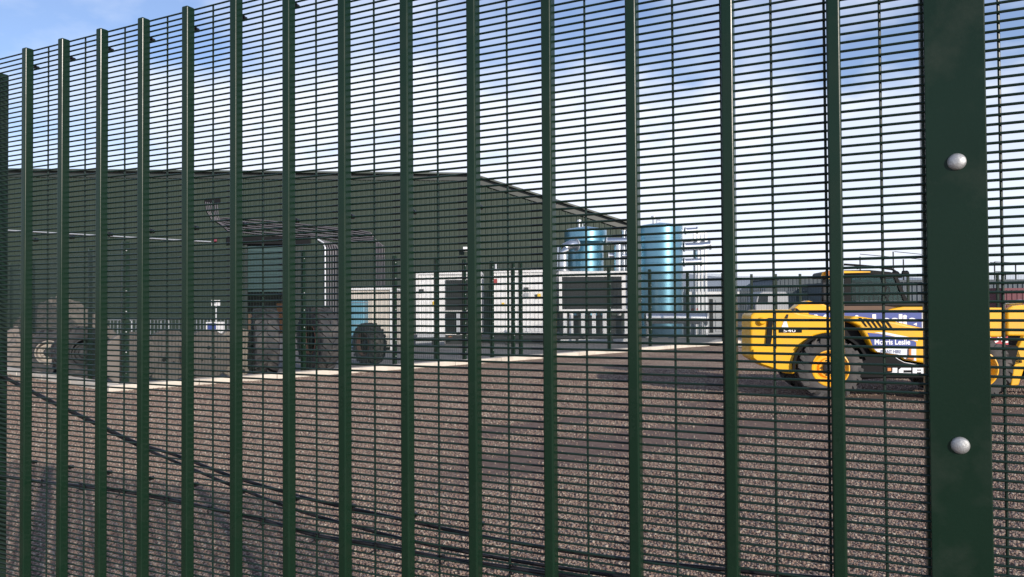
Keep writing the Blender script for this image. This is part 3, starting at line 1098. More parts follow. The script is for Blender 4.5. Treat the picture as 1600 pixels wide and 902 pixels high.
def rim_mb(rr, w, depth=0.10):
    h = w / 2
    mb = MB()
    mb.lathe([(rr - 0.02, -h * 0.70), (rr + 0.012, -h * 0.86), (rr + 0.018, -h * 0.92), (rr - 0.002, -h * 0.95), (rr - 0.03, -h * 0.80), (rr - 0.045, -h * 0.45), (rr * 0.80, -h * 0.18), (rr * 0.74, -h * 0.10),
              (rr * 0.60, -h * 0.14), (rr * 0.54, -h * 0.34), (rr * 0.30, -h * 0.36), (0.0001, -h * 0.36)], 48, 'y', caps=False)
    mb.lathe([(rr - 0.02, h * 0.75), (rr + 0.01, h * 0.90), (rr - 0.02, h * 0.90), (rr - 0.05, h * 0.3), (rr * 0.5, h * 0.2), (0.0001, h * 0.2)], 40, 'y', caps=False)
    return mb


def hub_mb(rr, w):
    h = w / 2
    mb = MB().lathe([(rr * 0.36, -h * 0.30), (rr * 0.36, -h * 0.55), (rr * 0.28, -h * 0.66), (rr * 0.14, -h * 0.70), (0.0001, -h * 0.70)], 24, 'y')
    for k in range(10):
        a = 2 * PI * k / 10
        mb.lathe([(0.014, -h * 0.34), (0.014, -h * 0.43), (0.0001, -h * 0.43)], 6, 'y', (rr * 0.45 * math.cos(a), 0, rr * 0.45 * math.sin(a)))
    return mb


def loose_wheel(label, P, R, w, rr, rz, rim_m, tilt=0.0, name='spare_wheel'):
    t = thing(name, label, 'wheel', loc=(P.x, P.y, R * math.cos(tilt) + 0.02), rz=rz)
    t.rotation_euler = (tilt, 0, rz)
    ty = tyre_mb(R, w, rr).build('tyre', M['old_tyre'], t, smooth=True)
    rm = rim_mb(rr, w).build('rim', rim_m, t, smooth=True)
    hub_mb(rr, w).build('hub', M['dkgrey'], rm, smooth=True)
    return t


P = at(414, 560, 19.6)
loose_wheel('huge chevron tread tractor tyre facing the fence beside the concrete discs', P, 0.87, 0.62, 0.42, math.radians(112), M['rust'])
P = at(497, 560, 20.4)
loose_wheel('large tyre with a small brown rim seen almost edge on behind the chevron tyre', P, 0.90, 0.55, 0.40, math.radians(-52), M['rust'])
P = at(577, 550, 23.0)
loose_wheel('smaller worn tyre with a red brown hub at the right end of the tyre row', P, 0.64, 0.50, 0.34, math.radians(-48), M['rust'])
P = at(74, 575, 20.3)
loose_wheel('dark tyre with a pale rim leaning at the foot of the spoil heap', P, 0.60, 0.45, 0.30, math.radians(38), M['disc_pale'])
P = at(128, 575, 18.9)
loose_wheel('dark tyre lying between the spoil heap and the concrete discs', P, 0.66, 0.5, 0.34, math.radians(50), M['dkgrey'])


# concrete discs leaning in a row inside the fence
def disc(label, px, off, R, m, tilt):
    u = IF.uv(px, 570, off)[0]
    W = IF.o + IF.d * u + IF.n * off
    t = thing('concrete_disc', label, 'disc', loc=(W.x, W.y, 0.02 + R), rz=IF.a, group='concrete discs leaning inside the fence')
    t.rotation_euler = (tilt, 0, IF.a)
    MB().lathe([(0.0001, -0.09), (R - 0.02, -0.09), (R, -0.07), (R, 0.07), (R - 0.02, 0.09), (0.0001, 0.09)], 56, 'y').build('slab', m, t, smooth=True)
    hb = MB()
    for k in range(7):
        a, r = random.uniform(0, 2 * PI), random.uniform(0.15, 0.85) * R
        rr = random.choice((0.02, 0.025, 0.03, 0.05))
        hb.lathe([(rr, -0.094), (0.0001, -0.0945)], 10, 'y', (r * math.cos(a), 0, r * math.sin(a)))
    hb.build('drill_hole', M['hole'], t)
    return t


disc('leftmost grey concrete disc by the corner post, pitted with dark holes', 203, 0.50, 0.61, M['disc'], 0.05)
disc('grey concrete disc second from the corner post, with a dark streak', 262, 0.72, 0.62, M['disc'], 0.06)
disc('grey concrete disc third from the corner post', 322, 0.50, 0.61, M['disc'], 0.05)
disc('pale concrete disc nearest the chevron tractor tyre', 370, 0.74, 0.62, M['disc_pale'], 0.05)

# ------------------------------------------------------------------ containers
def container_frame(mb, x0, x1, y0, y1, z0, z1, t=0.12):
    for x in (x0, x1 - t):
        for y in (y0, y1 - t):
            mb.box(x, x + t, y, y + t, z0 + t + 0.003, z1 - t - 0.003)
    for z in (z0, z1 - t):
        for y in (y0, y1 - t):
            mb.box(x0, x1, y, y + t, z, z + t)
        for x in (x0, x1 - t):
            mb.box(x, x + t, y0 + t + 0.003, y1 - t - 0.003, z, z + t)
    return mb


def corr_panel_side(mb, x, y0, y1, z0, z1):
    n = int((y1 - y0) / 0.25)
    vs, fs = [], []
    for i in range(n):
        a = y0 + (y1 - y0) * i / n
        w = (y1 - y0) / n
        for yy, xx in ((a, x), (a + .5 * w, x), (a + .6 * w, x + .03), (a + .9 * w, x + .03)):
            vs += [(xx, yy, z0), (xx, yy, z1)]
    for i in range(len(vs) // 2 - 1):
        fs.append((2 * i, 2 * i + 2, 2 * i + 3, 2 * i + 1))
    return mb.add(vs, fs)


# pale enclosure with the blue tank
F = Frame(*at(545, 500, 31).xy, 0)
en = thing('plant_enclosure', 'cream panelled enclosure between the shed door and the white containers', 'enclosure', F)
w = F.uv(612, 500)[0]
h = F.uv(580, 450)[1]
e_ = MB()
corrugated(e_, 0.05, w - 0.05, 0.05, 0.18, 0.02, lambda x: 0.15, lambda x: h - 0.08)
e_.build('front_panel', M['cream'], en)
MB().box(0, w, 0.08, 2.5, 0.15, h - 0.08).build('body', M['cream'], en)
MB().box(-0.06, w + 0.06, -0.06, 2.56, h - 0.077, h).build('roof', M['white'], en)
tk = MB().box(w - 0.06, w + 0.03, -0.03, 0.03, 0.0, h - 0.08)
tk.build('corner_post', M['white'], en)
x0, z1 = F.uv(556, 470)
x1, z0 = F.uv(577, 506)
ib = thing('water_tank', 'light blue plastic tank standing against the cream enclosure', 'tank', loc=(F.o.x + (x0 + x1) / 2, F.o.y - 0.55, 0.02))
hw = (x1 - x0) / 2
MB().box(-hw, hw, -0.4, 0.4, 0.12, z1).build('vessel', M['blue'], ib, bevel=0.06)
cg = MB()
for k in range(5):
    z = 0.2 + (z1 - 0.3) * k / 4
    cg.tube([(-hw - .02, -.43, z), (hw + .02, -.43, z), (hw + .02, .43, z), (-hw - .02, .43, z), (-hw - .02, -.43, z)], 0.012, 5)
cg.box(-hw, hw, -0.42, 0.42, 0.0, 0.115)
cg.build('cage', M['galv_far'], ib)

CY = 36.0


def container_a():
    F = Frame(*at(650, 500, CY).xy, 0)
    t = thing('white_container', 'white plant container with a dark louvre opening and small yellow sign, left of three', 'container', F, group='white plant containers behind the fence')
    W, H, D = F.uv(753, 500)[0], F.uv(700, 425)[1], 2.6
    zb = 0.45
    body = MB().box(0.06, W - 0.06, 0.12, D - 0.06, zb + 0.1, H - 0.06)
    body.build('body', M['white'], t)
    container_frame(MB(), 0, W, 0, D, zb, H).build('frame', M['white'], t)
    xd = F.uv(694, 470)[0]
    cp = MB()
    corrugated(cp, 0.13, xd - 0.35, 0.09, 0.22, 0.03, lambda x: zb + 0.13, lambda x: H - 0.13)
    cp.build('door_panel', M['white'], t)
    lv = MB()
    (a, z0), (b, z1) = F.uv(696, 484), F.uv(745, 437)
    lv.box(a, b, 0.09, 0.115, z0, z1)
    n = 22
    for i in range(n):
        z = z0 + (z1 - z0) * (i + .5) / n
        lv.add([(a, 0.085, z - .03), (b, 0.085, z - .03), (b, 0.03, z - .05), (a, 0.03, z - .05), (a, 0.085, z - .022), (b, 0.085, z - .022), (b, 0.03, z - .042), (a, 0.03, z - .042)],
               [(0, 3, 2, 1), (4, 5, 6, 7), (0, 1, 5, 4), (1, 2, 6, 5), (2, 3, 7, 6), (3, 0, 4, 7)])
    lv.build('louvre', M['dkgrey'], t)
    (a2, z2), (b2, z3) = F.uv(696, 524), F.uv(745, 490)
    MB().box(a2, b2, 0.05, 0.118, z2, z3).build('lower_opening', M['black'], t)
    MB().box(*[F.uv(713, 500)[0], F.uv(719, 500)[0]], 0.0, 0.045, z2, z3).build('stanchion', M['galv_far'], t)
    sgn = MB()
    (a, z0), (b, z1) = F.uv(676, 477), F.uv(680, 471)
    MB().box(a, b, 0.02, 0.045, z0, z1).build('warning_sign', M['sign_yellow'], t)
    (a, z0), (b, z1) = F.uv(655, 458), F.uv(662, 452)
    MB().box(a, b, 0.0, 0.05, z0, z1).build('control_box', M['dkgrey'], t)
    (a, z0), (b, z1) = F.uv(700, 532), F.uv(707, 525)
    MB().lathe([(0.0001, 0), (0.10, 0), (0.13, 0.06), (0.13, 0.16), (0.0001, 0.2)], 16, 'z', ((a + b) / 2, -0.12, z0)).build('orange_float', M['orange'], t)
    MB().box(0.1, W - 0.1, 0.06, D, 0.03, zb - 0.003).build('skid', M['dkgrey'], t)
    st = MB()
    for k in range(3):
        st.box(0.1, 1.4, -0.9 + .3 * k, -0.6 + .3 * k, 0.03, 0.2 + 0.17 * k)
    st.build('step', M['galv_far'], t)
    return t


def container_b():
    F = Frame(*at(768, 500, CY).xy, 0)
    t = thing('white_container', 'white corrugated plant container with a red sign, in the middle of three', 'container', F, group='white plant containers behind the fence')
    W, H, D = F.uv(868, 500)[0], F.uv(800, 422)[1], 2.6
    zb = 0.45
    MB().box(0.06, W - 0.06, 0.12, D - 0.06, zb + 0.1, H - 0.06).build('body', M['white'], t)
    container_frame(MB(), 0, W, 0, D, zb, H).build('frame', M['white'], t)
    cp = MB()
    corrugated(cp, 0.13, W - 0.13, 0.09, 0.2, 0.035, lambda x: zb + 0.13, lambda x: H - 0.13)
    cp.build('side_panel', M['white'], t)
    for (px0, py0, px1, py1, nm, m) in ((770, 436, 777, 444, 'fire_sign', M['bright_red']), (784, 473, 788, 478, 'warning_sign', M['sign_yellow']), (840, 459, 845, 466, 'warning_sign', M['sign_yellow']),
                                        (836, 460, 839.5, 467, 'notice', M['dkgrey']), (819, 449, 826, 456, 'control_box', M['dkgrey']), (819, 458, 826, 466, 'control_box', M['grey'])):
        (a, z0), (b, z1) = F.uv(px0, py1), F.uv(px1, py0)
        MB().box(a, b, 0.025, 0.05, z0, z1).build(nm, m, t)
    MB().box(0.1, W - 0.1, 0.06, D, 0.03, zb - 0.003).build('skid', M['dkgrey'], t)
    tp = MB()
    tp.tube([(0.2, 0.5, H + 0.04), (W - 0.3, 0.5, H + 0.04)], 0.05, 8)
    tp.tube([(0.2, 0.5, H - 0.02), (0.2, 0.5, H + 0.35)], 0.05, 8)
    tp.build('roof_pipe', M['galv_far'], t)
    return t


def container_c():
    F = Frame(*at(874, 500, CY).xy, 0)
    t = thing('white_container', 'white framed cooler with a big black radiator on legs under the left blue tank', 'container', F, group='white plant containers behind the fence')
    W, H, D = F.uv(986, 500)[0], F.uv(900, 424)[1], 2.6
    zm = F.uv(900, 488)[1]
    MB().box(0.02, W - 0.02, 0.14, D - 0.06, zm + 0.05, H - 0.02).build('body', M['white'], t)
    container_frame(MB(), 0, W, 0, D, zm, H, 0.14).build('frame', M['white'], t)
    (a, z0), (b, z1) = F.uv(878, 485), F.uv(972, 432)
    rd = MB().box(a, b, 0.11, 0.138, z0, z1)
    n = 46
    for i in range(n):
        x = a + (b - a) * i / n
        rd.box(x, x + 0.018, 0.06, 0.109, z0 + 0.01, z1 - 0.01)
    rd.build('radiator', M['dkgrey'], t)
    for px in (883, 893, 911, 928, 945, 979):
        x = F.uv(px, 500)[0]
        for y in (0.02, D - 0.2):
            MB().box(x - 0.09, x + 0.09, y, y + 0.14, 0.25, zm - 0.003).build('leg', M['white'], t)
    MB().box(0.05, W - 0.05, 0.0, D, 0.03, 0.247).build('skid', M['white'], t)
    pm = MB()
    for k in range(3):
        x = 0.8 + 0.75 * k
        pm.lathe([(0.0001, 0.5), (0.22, 0.5), (0.22, 1.3), (0.0001, 1.3)], 16, 'y', (x, 0.3, 0.75))
    pm.box(0.3, W - 0.3, 0.6, 2.0, 0.25, 1.3)
    pm.build('pump_set', M['dkgrey'], t)
    return t


container_a()
container_b()
container_c()
# long grey pipe on the ground in front of the containers
gpz = MB()
p0, p1 = at(650, 548, 34.6), at(988, 541, 34.6)
gpz.tube([(p0.x, 34.2, 0.32), (p1.x, 35.6, 0.32)], 0.09, 10)
for k in range(6):
    x = p0.x + (p1.x - p0.x) * (k + .5) / 6
    y = 34.2 + 1.4 * (k + .5) / 6
    gpz.box(x - .06, x + .06, y - .08, y + .08, 0.02, 0.24)
tag(gpz.build('ground_pipe', M['dkgrey'], smooth=True), 'long dark pipe on low blocks in front of the white containers', 'pipe')


# ------------------------------------------------------------------ blue tanks
def tank(label, px0, px1, pyt, Y, cap=False, pyb=None):
    c = at((px0 + px1) / 2, 500, Y)
    R = (at(px1, 450, Y).x - at(px0, 450, Y).x) / 2
    H = at((px0 + px1) / 2, pyt, Y).z
    t = thing('blue_tank', label, 'tank', loc=(c.x, Y + R, 0.0), group='blue metal tanks')
    prof = [(R * 0.97, 0.05), (R, 0.06)]
    n = 9
    Rb = R * (0.84 if cap else 1.0)
    Hb = H - 0.62 if cap else H
    prof = []
    for i in range(n):
        z0, z1 = 0.06 + (Hb - 0.06) * i / n, 0.06 + (Hb - 0.06) * (i + 1) / n
        prof += [(Rb, z0), (Rb, z1 - 0.03), (Rb - 0.012, z1 - 0.024), (Rb - 0.012, z1 - 0.006), (Rb, z1)]
    sh = MB().lathe(prof, 96, 'z').build('shell', M['blue_tank'], t, smooth=True)
    if cap:
        MB().lathe([(Rb + 0.005, Hb - 0.25), (R, Hb - 0.05), (R, H), (R * 0.9, H + 0.06), (0.0001, H + 0.25)], 96, 'z').build('lid', M['blue_tank'], t, smooth=True)
    else:
        MB().lathe([(R + 0.005, H - 0.05), (R + 0.005, H + 0.02), (R * 0.9, H + 0.07), (0.0001, H + 0.25)], 96, 'z').build('lid', M['blue_tank'], t, smooth=True)
    MB().lathe([(Rb + 0.12, 0.0), (Rb + 0.12, 0.055), (0.0001, 0.055)], 48, 'z').build('base_plinth', M['slab'], t)
    va = MB()
    va.tube([(-0.35, 0, H + 0.1), (-0.35, 0, H + 0.62)], 0.06, 8)
    va.tube([(-0.15, 0.1, H + 0.1), (-0.15, 0.1, H + 0.4), (0.05, 0.1, H + 0.4)], 0.04, 8)
    va.lathe([(0.0001, 0), (0.13, 0), (0.13, 0.1), (0.0001, 0.1)], 12, 'z', (-0.35, 0, H + 0.5))
    va.build('vent_valve', M['galv_far'], t)
    return t, R, H


tA, RA, HA = tank('shorter blue metal tank with an overhanging lid above the black radiator', 885, 953, 357, 42, cap=True)
tB, RB, HB = tank('taller blue metal tank standing full height right of the black radiator', 1004, 1075, 351, 41)


# silver ducts
def silver(name, label, runs, Y, cat='pipe', r=0.2):
    o = thing(name, label, cat, loc=(0, Y, 0))
    for pts, rr in runs:
        P = [at(x, y, Y + dy) - Vector((0, Y, 0)) for x, y, dy in pts]
        MB().tube(P, rr, 14).build('pipe', M['silver'], o, smooth=True)
        for q, q2 in ((P[0], P[1]), (P[-1], P[-2])):
            dr_ = (q2 - q).normalized() * 0.06
            MB().tube([q, q + dr_], rr * 1.25, 14).build('flange', M['galv_far'], o, smooth=True)
    return o


silver('silver_duct', 'silver elbow duct leaving the left side of the lidded blue tank', [([(901, 383, 0.0), (892, 383, -0.2), (883, 387, -0.3), (880, 396, -0.3), (880, 424, -0.3)], 0.27), ([(873, 384, 0.3), (873, 424, 0.3)], 0.12)], 41.6)
silver('silver_duct', 'jumble of silver ducts between the two blue tanks', [([(948, 377, 0.4), (965, 377, 0.2), (984, 377, 0.2)], 0.2), ([(966, 380, 0.3), (966, 470, 0.3)], 0.25), ([(975, 360, 0.5), (975, 440, 0.5)], 0.14), ([(950, 400, 0.5), (990, 400, 0.5)], 0.16), ([(982, 352, 0.2), (982, 440, 0.2)], 0.07)], 42.4)
silver('silver_duct', 'silver pipes and ducts sticking out right of the taller blue tank', [([(1068, 386, 0), (1095, 385, 0), (1110, 383, 0)], 0.22), ([(1068, 410, 0), (1096, 409, 0)], 0.2), ([(1090, 388, 0.2), (1090, 407, 0.2)], 0.2), ([(1070, 361, 0.3), (1090, 360, 0.3)], 0.16)], 42.4)
silver('silver_duct', 'fat silver pipe lying low across the foot of the taller blue tank', [([(1008, 497, 0), (1060, 497, 0), (1104, 498, 0)], 0.30), ([(1012, 490, -.1), (1012, 528, -.1)], 0.1), ([(1096, 500, -.1), (1096, 526, -.1)], 0.14)], 39.0)
# lattice mast right of the tank
Fm = Frame(*at(1100, 500, 43).xy, 0)
ms = thing('pipe_frame', 'galvanised upright frame carrying pipes right of the taller blue tank', 'frame', Fm)
zt = Fm.uv(1100, 363)[1]
for dx, dy in ((-0.28, 0), (0.14, 0), (-0.28, 0.9), (0.14, 0.9)):
    MB().box(dx - 0.06, dx + 0.06, dy - 0.06, dy + 0.06, 0.02, zt).build('upright', M['galv_far'], ms)
for k in range(7):
    z = 0.5 + (zt - 0.6) * k / 6
    MB().box(-0.217, 0.077, -0.03, 0.03, z, z + 0.1).build('cross_brace', M['galv_far'], ms)
    MB().box(-0.217, 0.077, 0.87, 0.93, z, z + 0.1).build('cross_brace', M['galv_far'], ms)
MB().box(-1.2, 0.30, 0.2, 0.7, zt - 0.5, zt - 0.42).build('top_shelf', M['galv_far'], ms)

# grey plant cabinet behind the fence right of the tank
F = Frame(*at(1078, 500, 44).xy, 0)
gc = thing('plant_cabinet', 'low grey plant cabinet with white roof and red sign right of the taller blue tank', 'cabinet', F)
W, H = F.uv(1152, 500)[0], F.uv(1100, 462)[1]
MB().box(0, W, 0, 2.6, 0.1, H).build('body', M['grey'], gc)
MB().box(-0.1, W + 0.1, -0.12, 2.7, H + 0.003, H + 0.22).build('roof', M['white'], gc)
for px0, px1 in ((1084, 1096), (1097, 1108), (1118, 1150)):
    a, b = F.uv(px0, 500)[0], F.uv(px1, 500)[0]
    dd = MB().box(a, b, -0.04, -0.002, 0.25, H - 0.25).build('door', M['grey'], gc, bevel=0.01)
    MB().box(b - 0.15, b - 0.1, -0.09, -0.041, 1.0, 1.25).build('handle', M['black'], dd)
a, b = F.uv(1108.5, 500)[0], F.uv(1114, 500)[0]
MB().box(a, b, -0.05, -0.002, 0.2, H - 0.2).build('vent_panel', M['black'], gc)
(a, z0), (b, z1) = F.uv(1080, 488), F.uv(1093, 482)
MB().box(a, b, -0.07, -0.045, z0, z1).build('warning_sign', M['bright_red'], gc)

# ------------------------------------------------------------------ background on the right
F = Frame(*at(1070, 460, 56).xy, 0)
pf = thing('palisade_fence', 'grey palisade fence with pointed pales in front of the far sheds', 'fence', F)
pp = MB()
L_ = 26.0
zt = F.uv(1180, 447)[1]
k = 0
while k * 0.16 < L_:
    x = k * 0.16
    pp.prism([(x, 0.1), (x + 0.075, 0.1), (x + 0.075, zt - 0.12), (x + 0.0375, zt), (x, zt - 0.12)], 0.0, 0.012)
    k += 1
pp.build('pales', M['shed_dark'], pf)
MB().box(0, L_, 0.02, 0.07, zt - 0.5, zt - 0.42).box(0, L_, 0.02, 0.07, 0.4, 0.48).build('rail', M['shed_dark'], pf)
for k in range(0, 10):
    MB().box(k * 2.75, k * 2.75 + 0.12, 0.075, 0.19, 0, zt).build('post', M['shed_dark'], pf)

F = Frame(*at(1200, 460, 75).xy, 0)
fs = thing('far_shed', 'dark slate shed with a sloping left roof end behind the palisade fence', 'building', F)
pts = F.uvs([(1196, 452), (1222, 437), (1232, 434), (1330, 434)])
xr = pts[3][0]
prof_top = lambda x: (pts[0][1] + (pts[1][1] - pts[0][1]) * (x - pts[0][0]) / (pts[1][0] - pts[0][0])) if x < pts[1][0] else pts[3][1]
cw = MB()
corrugated(cw, pts[0][0], pts[1][0], 0, 0.4, 0.06, lambda x: 0, prof_top)
corrugated(cw, pts[1][0], xr, 0, 0.4, 0.06, lambda x: 0, prof_top)
cw.build('wall', M['shed_dark'], fs)
MB().prism([(pts[0][0], 0), (pts[0][0], pts[0][1]), (pts[1][0], pts[3][1]), (xr, pts[3][1]), (xr, 0)], 0.06, 9.0).build('body', M['shed_dark'], fs)
MB().prism([(pts[1][0] - 0.2, pts[3][1]), (pts[1][0] - 0.2, pts[3][1] + 0.18), (xr, pts[3][1] + 0.18), (xr, pts[3][1])], -0.2, 9.2).build('roof', M['shed_far'], fs)

F = Frame(*at(1335, 460, 48).xy, 0)
st_ = thing('silo_block', 'slate blue ribbed steel tank block with a handrail on its roof', 'tank', F)
x0 = F.uv(1338, 460)[0]
x1 = F.uv(1720, 460)[0]
H = F.uv(1440, 441)[1]
cw = MB()
corrugated(cw, x0, x1, 0, 0.30, 0.07, lambda x: 0, lambda x: H)
cw.build('wall', M['shed_far'], st_)
MB().box(x0 + .02, x1 - .02, 0.075, 12, 0, H - 0.01).build('body', M['shed_far'], st_)
MB().box(x0 - 0.1, x1 + 0.1, -0.15, 12, H, H + 0.14).build('roof_edge', M['shed_dark'], st_)
hr, hr2 = MB(), MB()
zr = F.uv(1440, 398)[1]
for px, pyt in ((1346, 401), (1398, 393), (1414, 405), (1557, 409), (1574, 425), (1590, 410), (1650, 412)):
    u, z = F.uv(px, pyt)
    (hr if px < 1500 else hr2).tube([(u, 0.2, H + 0.14), (u, 0.2, z)], 0.045, 6)
for px, py, qx, qy in ((1346, 397, 1392, 401), (1392, 401, 1450, 403), (1400, 393, 1460, 399), (1398, 401, 1460, 407), (1550, 410, 1600, 413), (1557, 409, 1700, 416), (1557, 424, 1700, 428)):
    a, b = F.uv(px, py), F.uv(qx, qy)
    (hr if px < 1500 else hr2).tube([(a[0], 0.2, a[1]), (b[0], 0.2, b[1])], 0.022, 5)
hr.build('handrail', M['dkgrey'], st_)
hr2.build('handrail', M['dkgrey'], st_)

# white van behind the fence
F = Frame(*at(1176, 500, 50).xy, 0)
vn = thing('white_van', 'white van parked behind the fence left of the yellow telehandler cab', 'van', F)
sc = lambda px, py: F.uv(px, py)
MB().prism([sc(1182, 505), sc(1180, 478), (sc(1184, 460)), sc(1192, 456), sc(1228, 456), sc(1232, 462), sc(1233, 505)], 0, 1.9).build('body', M['van'], vn, bevel=0.06)
MB().prism([sc(1184, 472), sc(1186, 462), sc(1200, 461), sc(1200, 472)], -0.012, -0.002).build('window', M['dark_glass'], vn)
for px in (1190, 1224):
    u, _ = sc(px, 505)
    for y in (0.02, 1.7):
        MB().lathe([(0.0001, 0), (0.3, 0), (0.34, 0.05), (0.34, 0.17), (0.0001, 0.18)], 24, 'y', (u, y - 0.05, 0.34)).build('wheel', M['old_tyre'], vn, smooth=True)

# maroon container far right
F = Frame(*at(1566, 500, 40).xy, 0)
mc = thing('maroon_container', 'maroon shipping container behind the boom at the right edge', 'container', F)
W, H = F.uv(1720, 500)[0], F.uv(1590, 450)[1]
cw = MB()
corrugated(cw, 0.1, W - 0.1, 0.05, 0.28, 0.036, lambda x: 0.15, lambda x: H - 0.12)
cw.build('side_panel', M['maroon'], mc)
MB().box(0.05, W - 0.05, 0.06, 2.4, 0.12, H - 0.05).build('body', M['maroon'], mc)
container_frame(MB(), 0, W, 0, 2.44, 0.03, H, 0.11).build('frame', M['maroon'], mc)

# red skip behind the front wheel
F = Frame(*at(1490, 500, 17.6).xy, -4)
rk = thing('red_skip', 'dark red steel skip with white letters behind the telehandler front wheel', 'skip', F)
W, H = F.uv(1735, 560)[0], F.uv(1580, 516)[1]
zb_ = F.uv(1590, 600)[1]
MB().prism([(0.5, 0.12), (W, 0.12), (W, H), (0.0, H)], 0.0, 2.0).build('body', M['red'], rk, bevel=0.02)
MB().box(-0.05, W + 0.05, -0.06, 2.06, H + 0.002, H + 0.09).build('rim', M['red'], rk, bevel=0.01)
rb_ = MB()
for px in (1505, 1540, 1566, 1605, 1640):
    u = F.uv(px, 560)[0]
    rb_.box(u - 0.035, u + 0.035, -0.05, -0.002, 0.2, 0.62)
rb_.box(0.5, W, -0.052, -0.003, 0.63, 0.70)
rb_.build('stiffener', M['red'], rk)
lettering('lettering', 'OCH', M['letter_white'], rk, F, 1545, 522, 1592, 536, -0.004, bold=0.02)
MB().box(0.5, W, 0.1, 1.9, 0.0, 0.117).build('runner', M['black'], rk)

# ------------------------------------------------------------------ yellow telehandler
GR = gp(1298, 626)
T = Frame(GR.x, GR.y, -8.0)
th = thing('telehandler', 'yellow telescopic handler parked on the gravel, seen from its engine side through the fence', 'telehandler', T)
Y_ = M['yellow']


def tp(pts, y):
    return T.uvs(pts, y)


rear = MB().prism(tp([(1172, 494), (1181, 485), (1236, 484), (1250, 489), (1313, 499), (1313, 521), (1292, 521), (1272, 526), (1256, 537), (1247, 552), (1243, 585), (1228, 584), (1190, 572), (1172, 560)], 0.12), 0.12, 1.15)
rb0 = rear.build('rear_body', Y_, th, bevel=0.045, seg=3)
sm_ = MB()
sm_.tube([(x, 0.118, z) for x, z in tp([(1212, 487), (1212.5, 545)], 0.12)], 0.008, 6)
sm_.build('panel_seam', M['black'], rb0)
for o_ in (0, 1.6):
    MB().tube([(x, 0.10 + 0.05 * k_, z) for k_, (x, z) in enumerate(tp([(1228 + o_, 497), (1231 + o_, 489), (1238 + o_, 484), (1246 + o_, 483), (1252 + o_, 487)], 0.1))], 0.016, 8).build('hose', M['dkgrey'], th, smooth=True)
MB().prism(tp([(1177, 546), (1243, 548), (1241, 583), (1227, 581), (1190, 569), (1177, 559)], 0.08), 0.075, 0.115).build('rear_panel', Y_, th, bevel=0.012)
MB().prism(tp([(1200, 497), (1208, 497), (1206, 530), (1204, 540), (1196, 540), (1198, 520)], 0.09), 0.08, 0.115).build('rear_grille', M['black'], th, bevel=0.01)
a = T.uv(1190, 502, 0.1)
MB().lathe([(0.075, 0.11), (0.07, 0.06), (0.045, 0.03), (0.0001, 0.025)], 24, 'y', (a[0], 0, a[1])).build('fuel_cap', Y_, th, smooth=True)
(a, z0), (b, z1) = T.uv(1217, 520, 0.11), T.uv(1253, 514, 0.11)
lb = MB().box(a, b, 0.111, 0.1175, z0, z1).build('model_label', M['black'], th)
lettering('lettering', '540', M['letter_white'], lb, T, 1224, 514.8, 1243, 519.2, 0.111, bold=0.01)
a, b = T.uv(1221, 512, 0.11), T.uv(1232, 501, 0.11)
MB().prism([(a[0], a[1]), (b[0], a[1]), ((a[0] * .3 + b[0] * .7), b[1]), ((a[0] * .6 + b[0] * .4), b[1])], 0.112, 0.1175).build('load_decal', M['sign_white'], th)

# wheel arch
wc = T.uv(1298.5, 576, 0.0)
WR = wc[1]
arc = []
for k in range(17):
    a = math.radians(15 + 170 * k / 16)
    arc.append((wc[0] + (WR + 0.09) * math.cos(a), wc[1] + (WR + 0.07) * math.sin(a)))
arc2 = []
for k in range(17):
    a = math.radians(15 + 170 * k / 16)
    arc2.append((wc[0] + (WR + 0.045) * math.cos(a), wc[1] + (WR + 0.025) * math.sin(a)))
fd = MB()
for k in range(16):
    q = [arc[k], arc[k + 1], arc2[k + 1], arc2[k]]
    fd.prism(q, 0.0, 0.55)
fd.build('mudguard', M['black'], th)


def wheel(cx_, cz_, y, label=None):
    w = bpy.data.objects.new('wheel', None)
    COL.objects.link(w)
    w.parent = th
    w.location = (cx_, y + 0.21, cz_)
    R = WR
    tyre_mb(R, 0.42, R * 0.545, 0.045, 20).build('tyre', M['tyre'], w, smooth=True)
    rim_mb(R * 0.545, 0.42).build('rim', M['yellow_rim'], w, smooth=True)
    hub_mb(R * 0.545, 0.42).build('hub', M['dkgrey'], w, smooth=True)
    return w


fw = T.uv(1530, 577, 0.0)
w1 = wheel(wc[0], WR, 0.0)
w2 = copy_tree(w1, th)
w2.location = (fw[0], 0.21, WR)
for x in (wc[0], fw[0]):
    w3 = copy_tree(w1, th)
    w3.location = (x, 1.95, WR)
    w3.rotation_euler = (0, 0.3, PI)
ax = MB()
for x in (wc[0], fw[0]):
    ax.tube([(x, 0.3, WR), (x, 1.9, WR)], [0.13, 0.13], 12)
    ax.lathe([(0.0001, 0.8), (0.26, 0.85), (0.30, 1.08), (0.26, 1.3), (0.0001, 1.36)], 20, 'y', (x, 0, WR))
ax.build('axle', M['black'], th, smooth=True)

# chassis and lower panel
MB().prism(tp([(1280, 522), (1330, 520), (1380, 545), (1440, 560), (1520, 550), (1590, 540), (1600, 568), (1530, 585), (1345, 593), (1310, 585)], 0.5), 0.5, 1.6).build('chassis', M['black'], th, bevel=0.02)
skirt = MB().prism(tp([(1347, 553), (1372, 555), (1400, 558), (1413, 566), (1447, 572), (1474, 573), (1470, 592), (1342, 592), (1345, 570)], 0.06), 0.06, 0.85).build('side_skirt', M['black'], th, bevel=0.03)
jl = MB()


def jbox(x0, y0, x1, y1):
    (p, q), (r, t) = T.uv(x0, y1, 0.056), T.uv(x1, y0, 0.056)
    jl.box(p, r, 0.053, 0.0585, q, t)


def jpoly(pts):
    jl.prism(tp(pts, 0.056), 0.053, 0.0585)


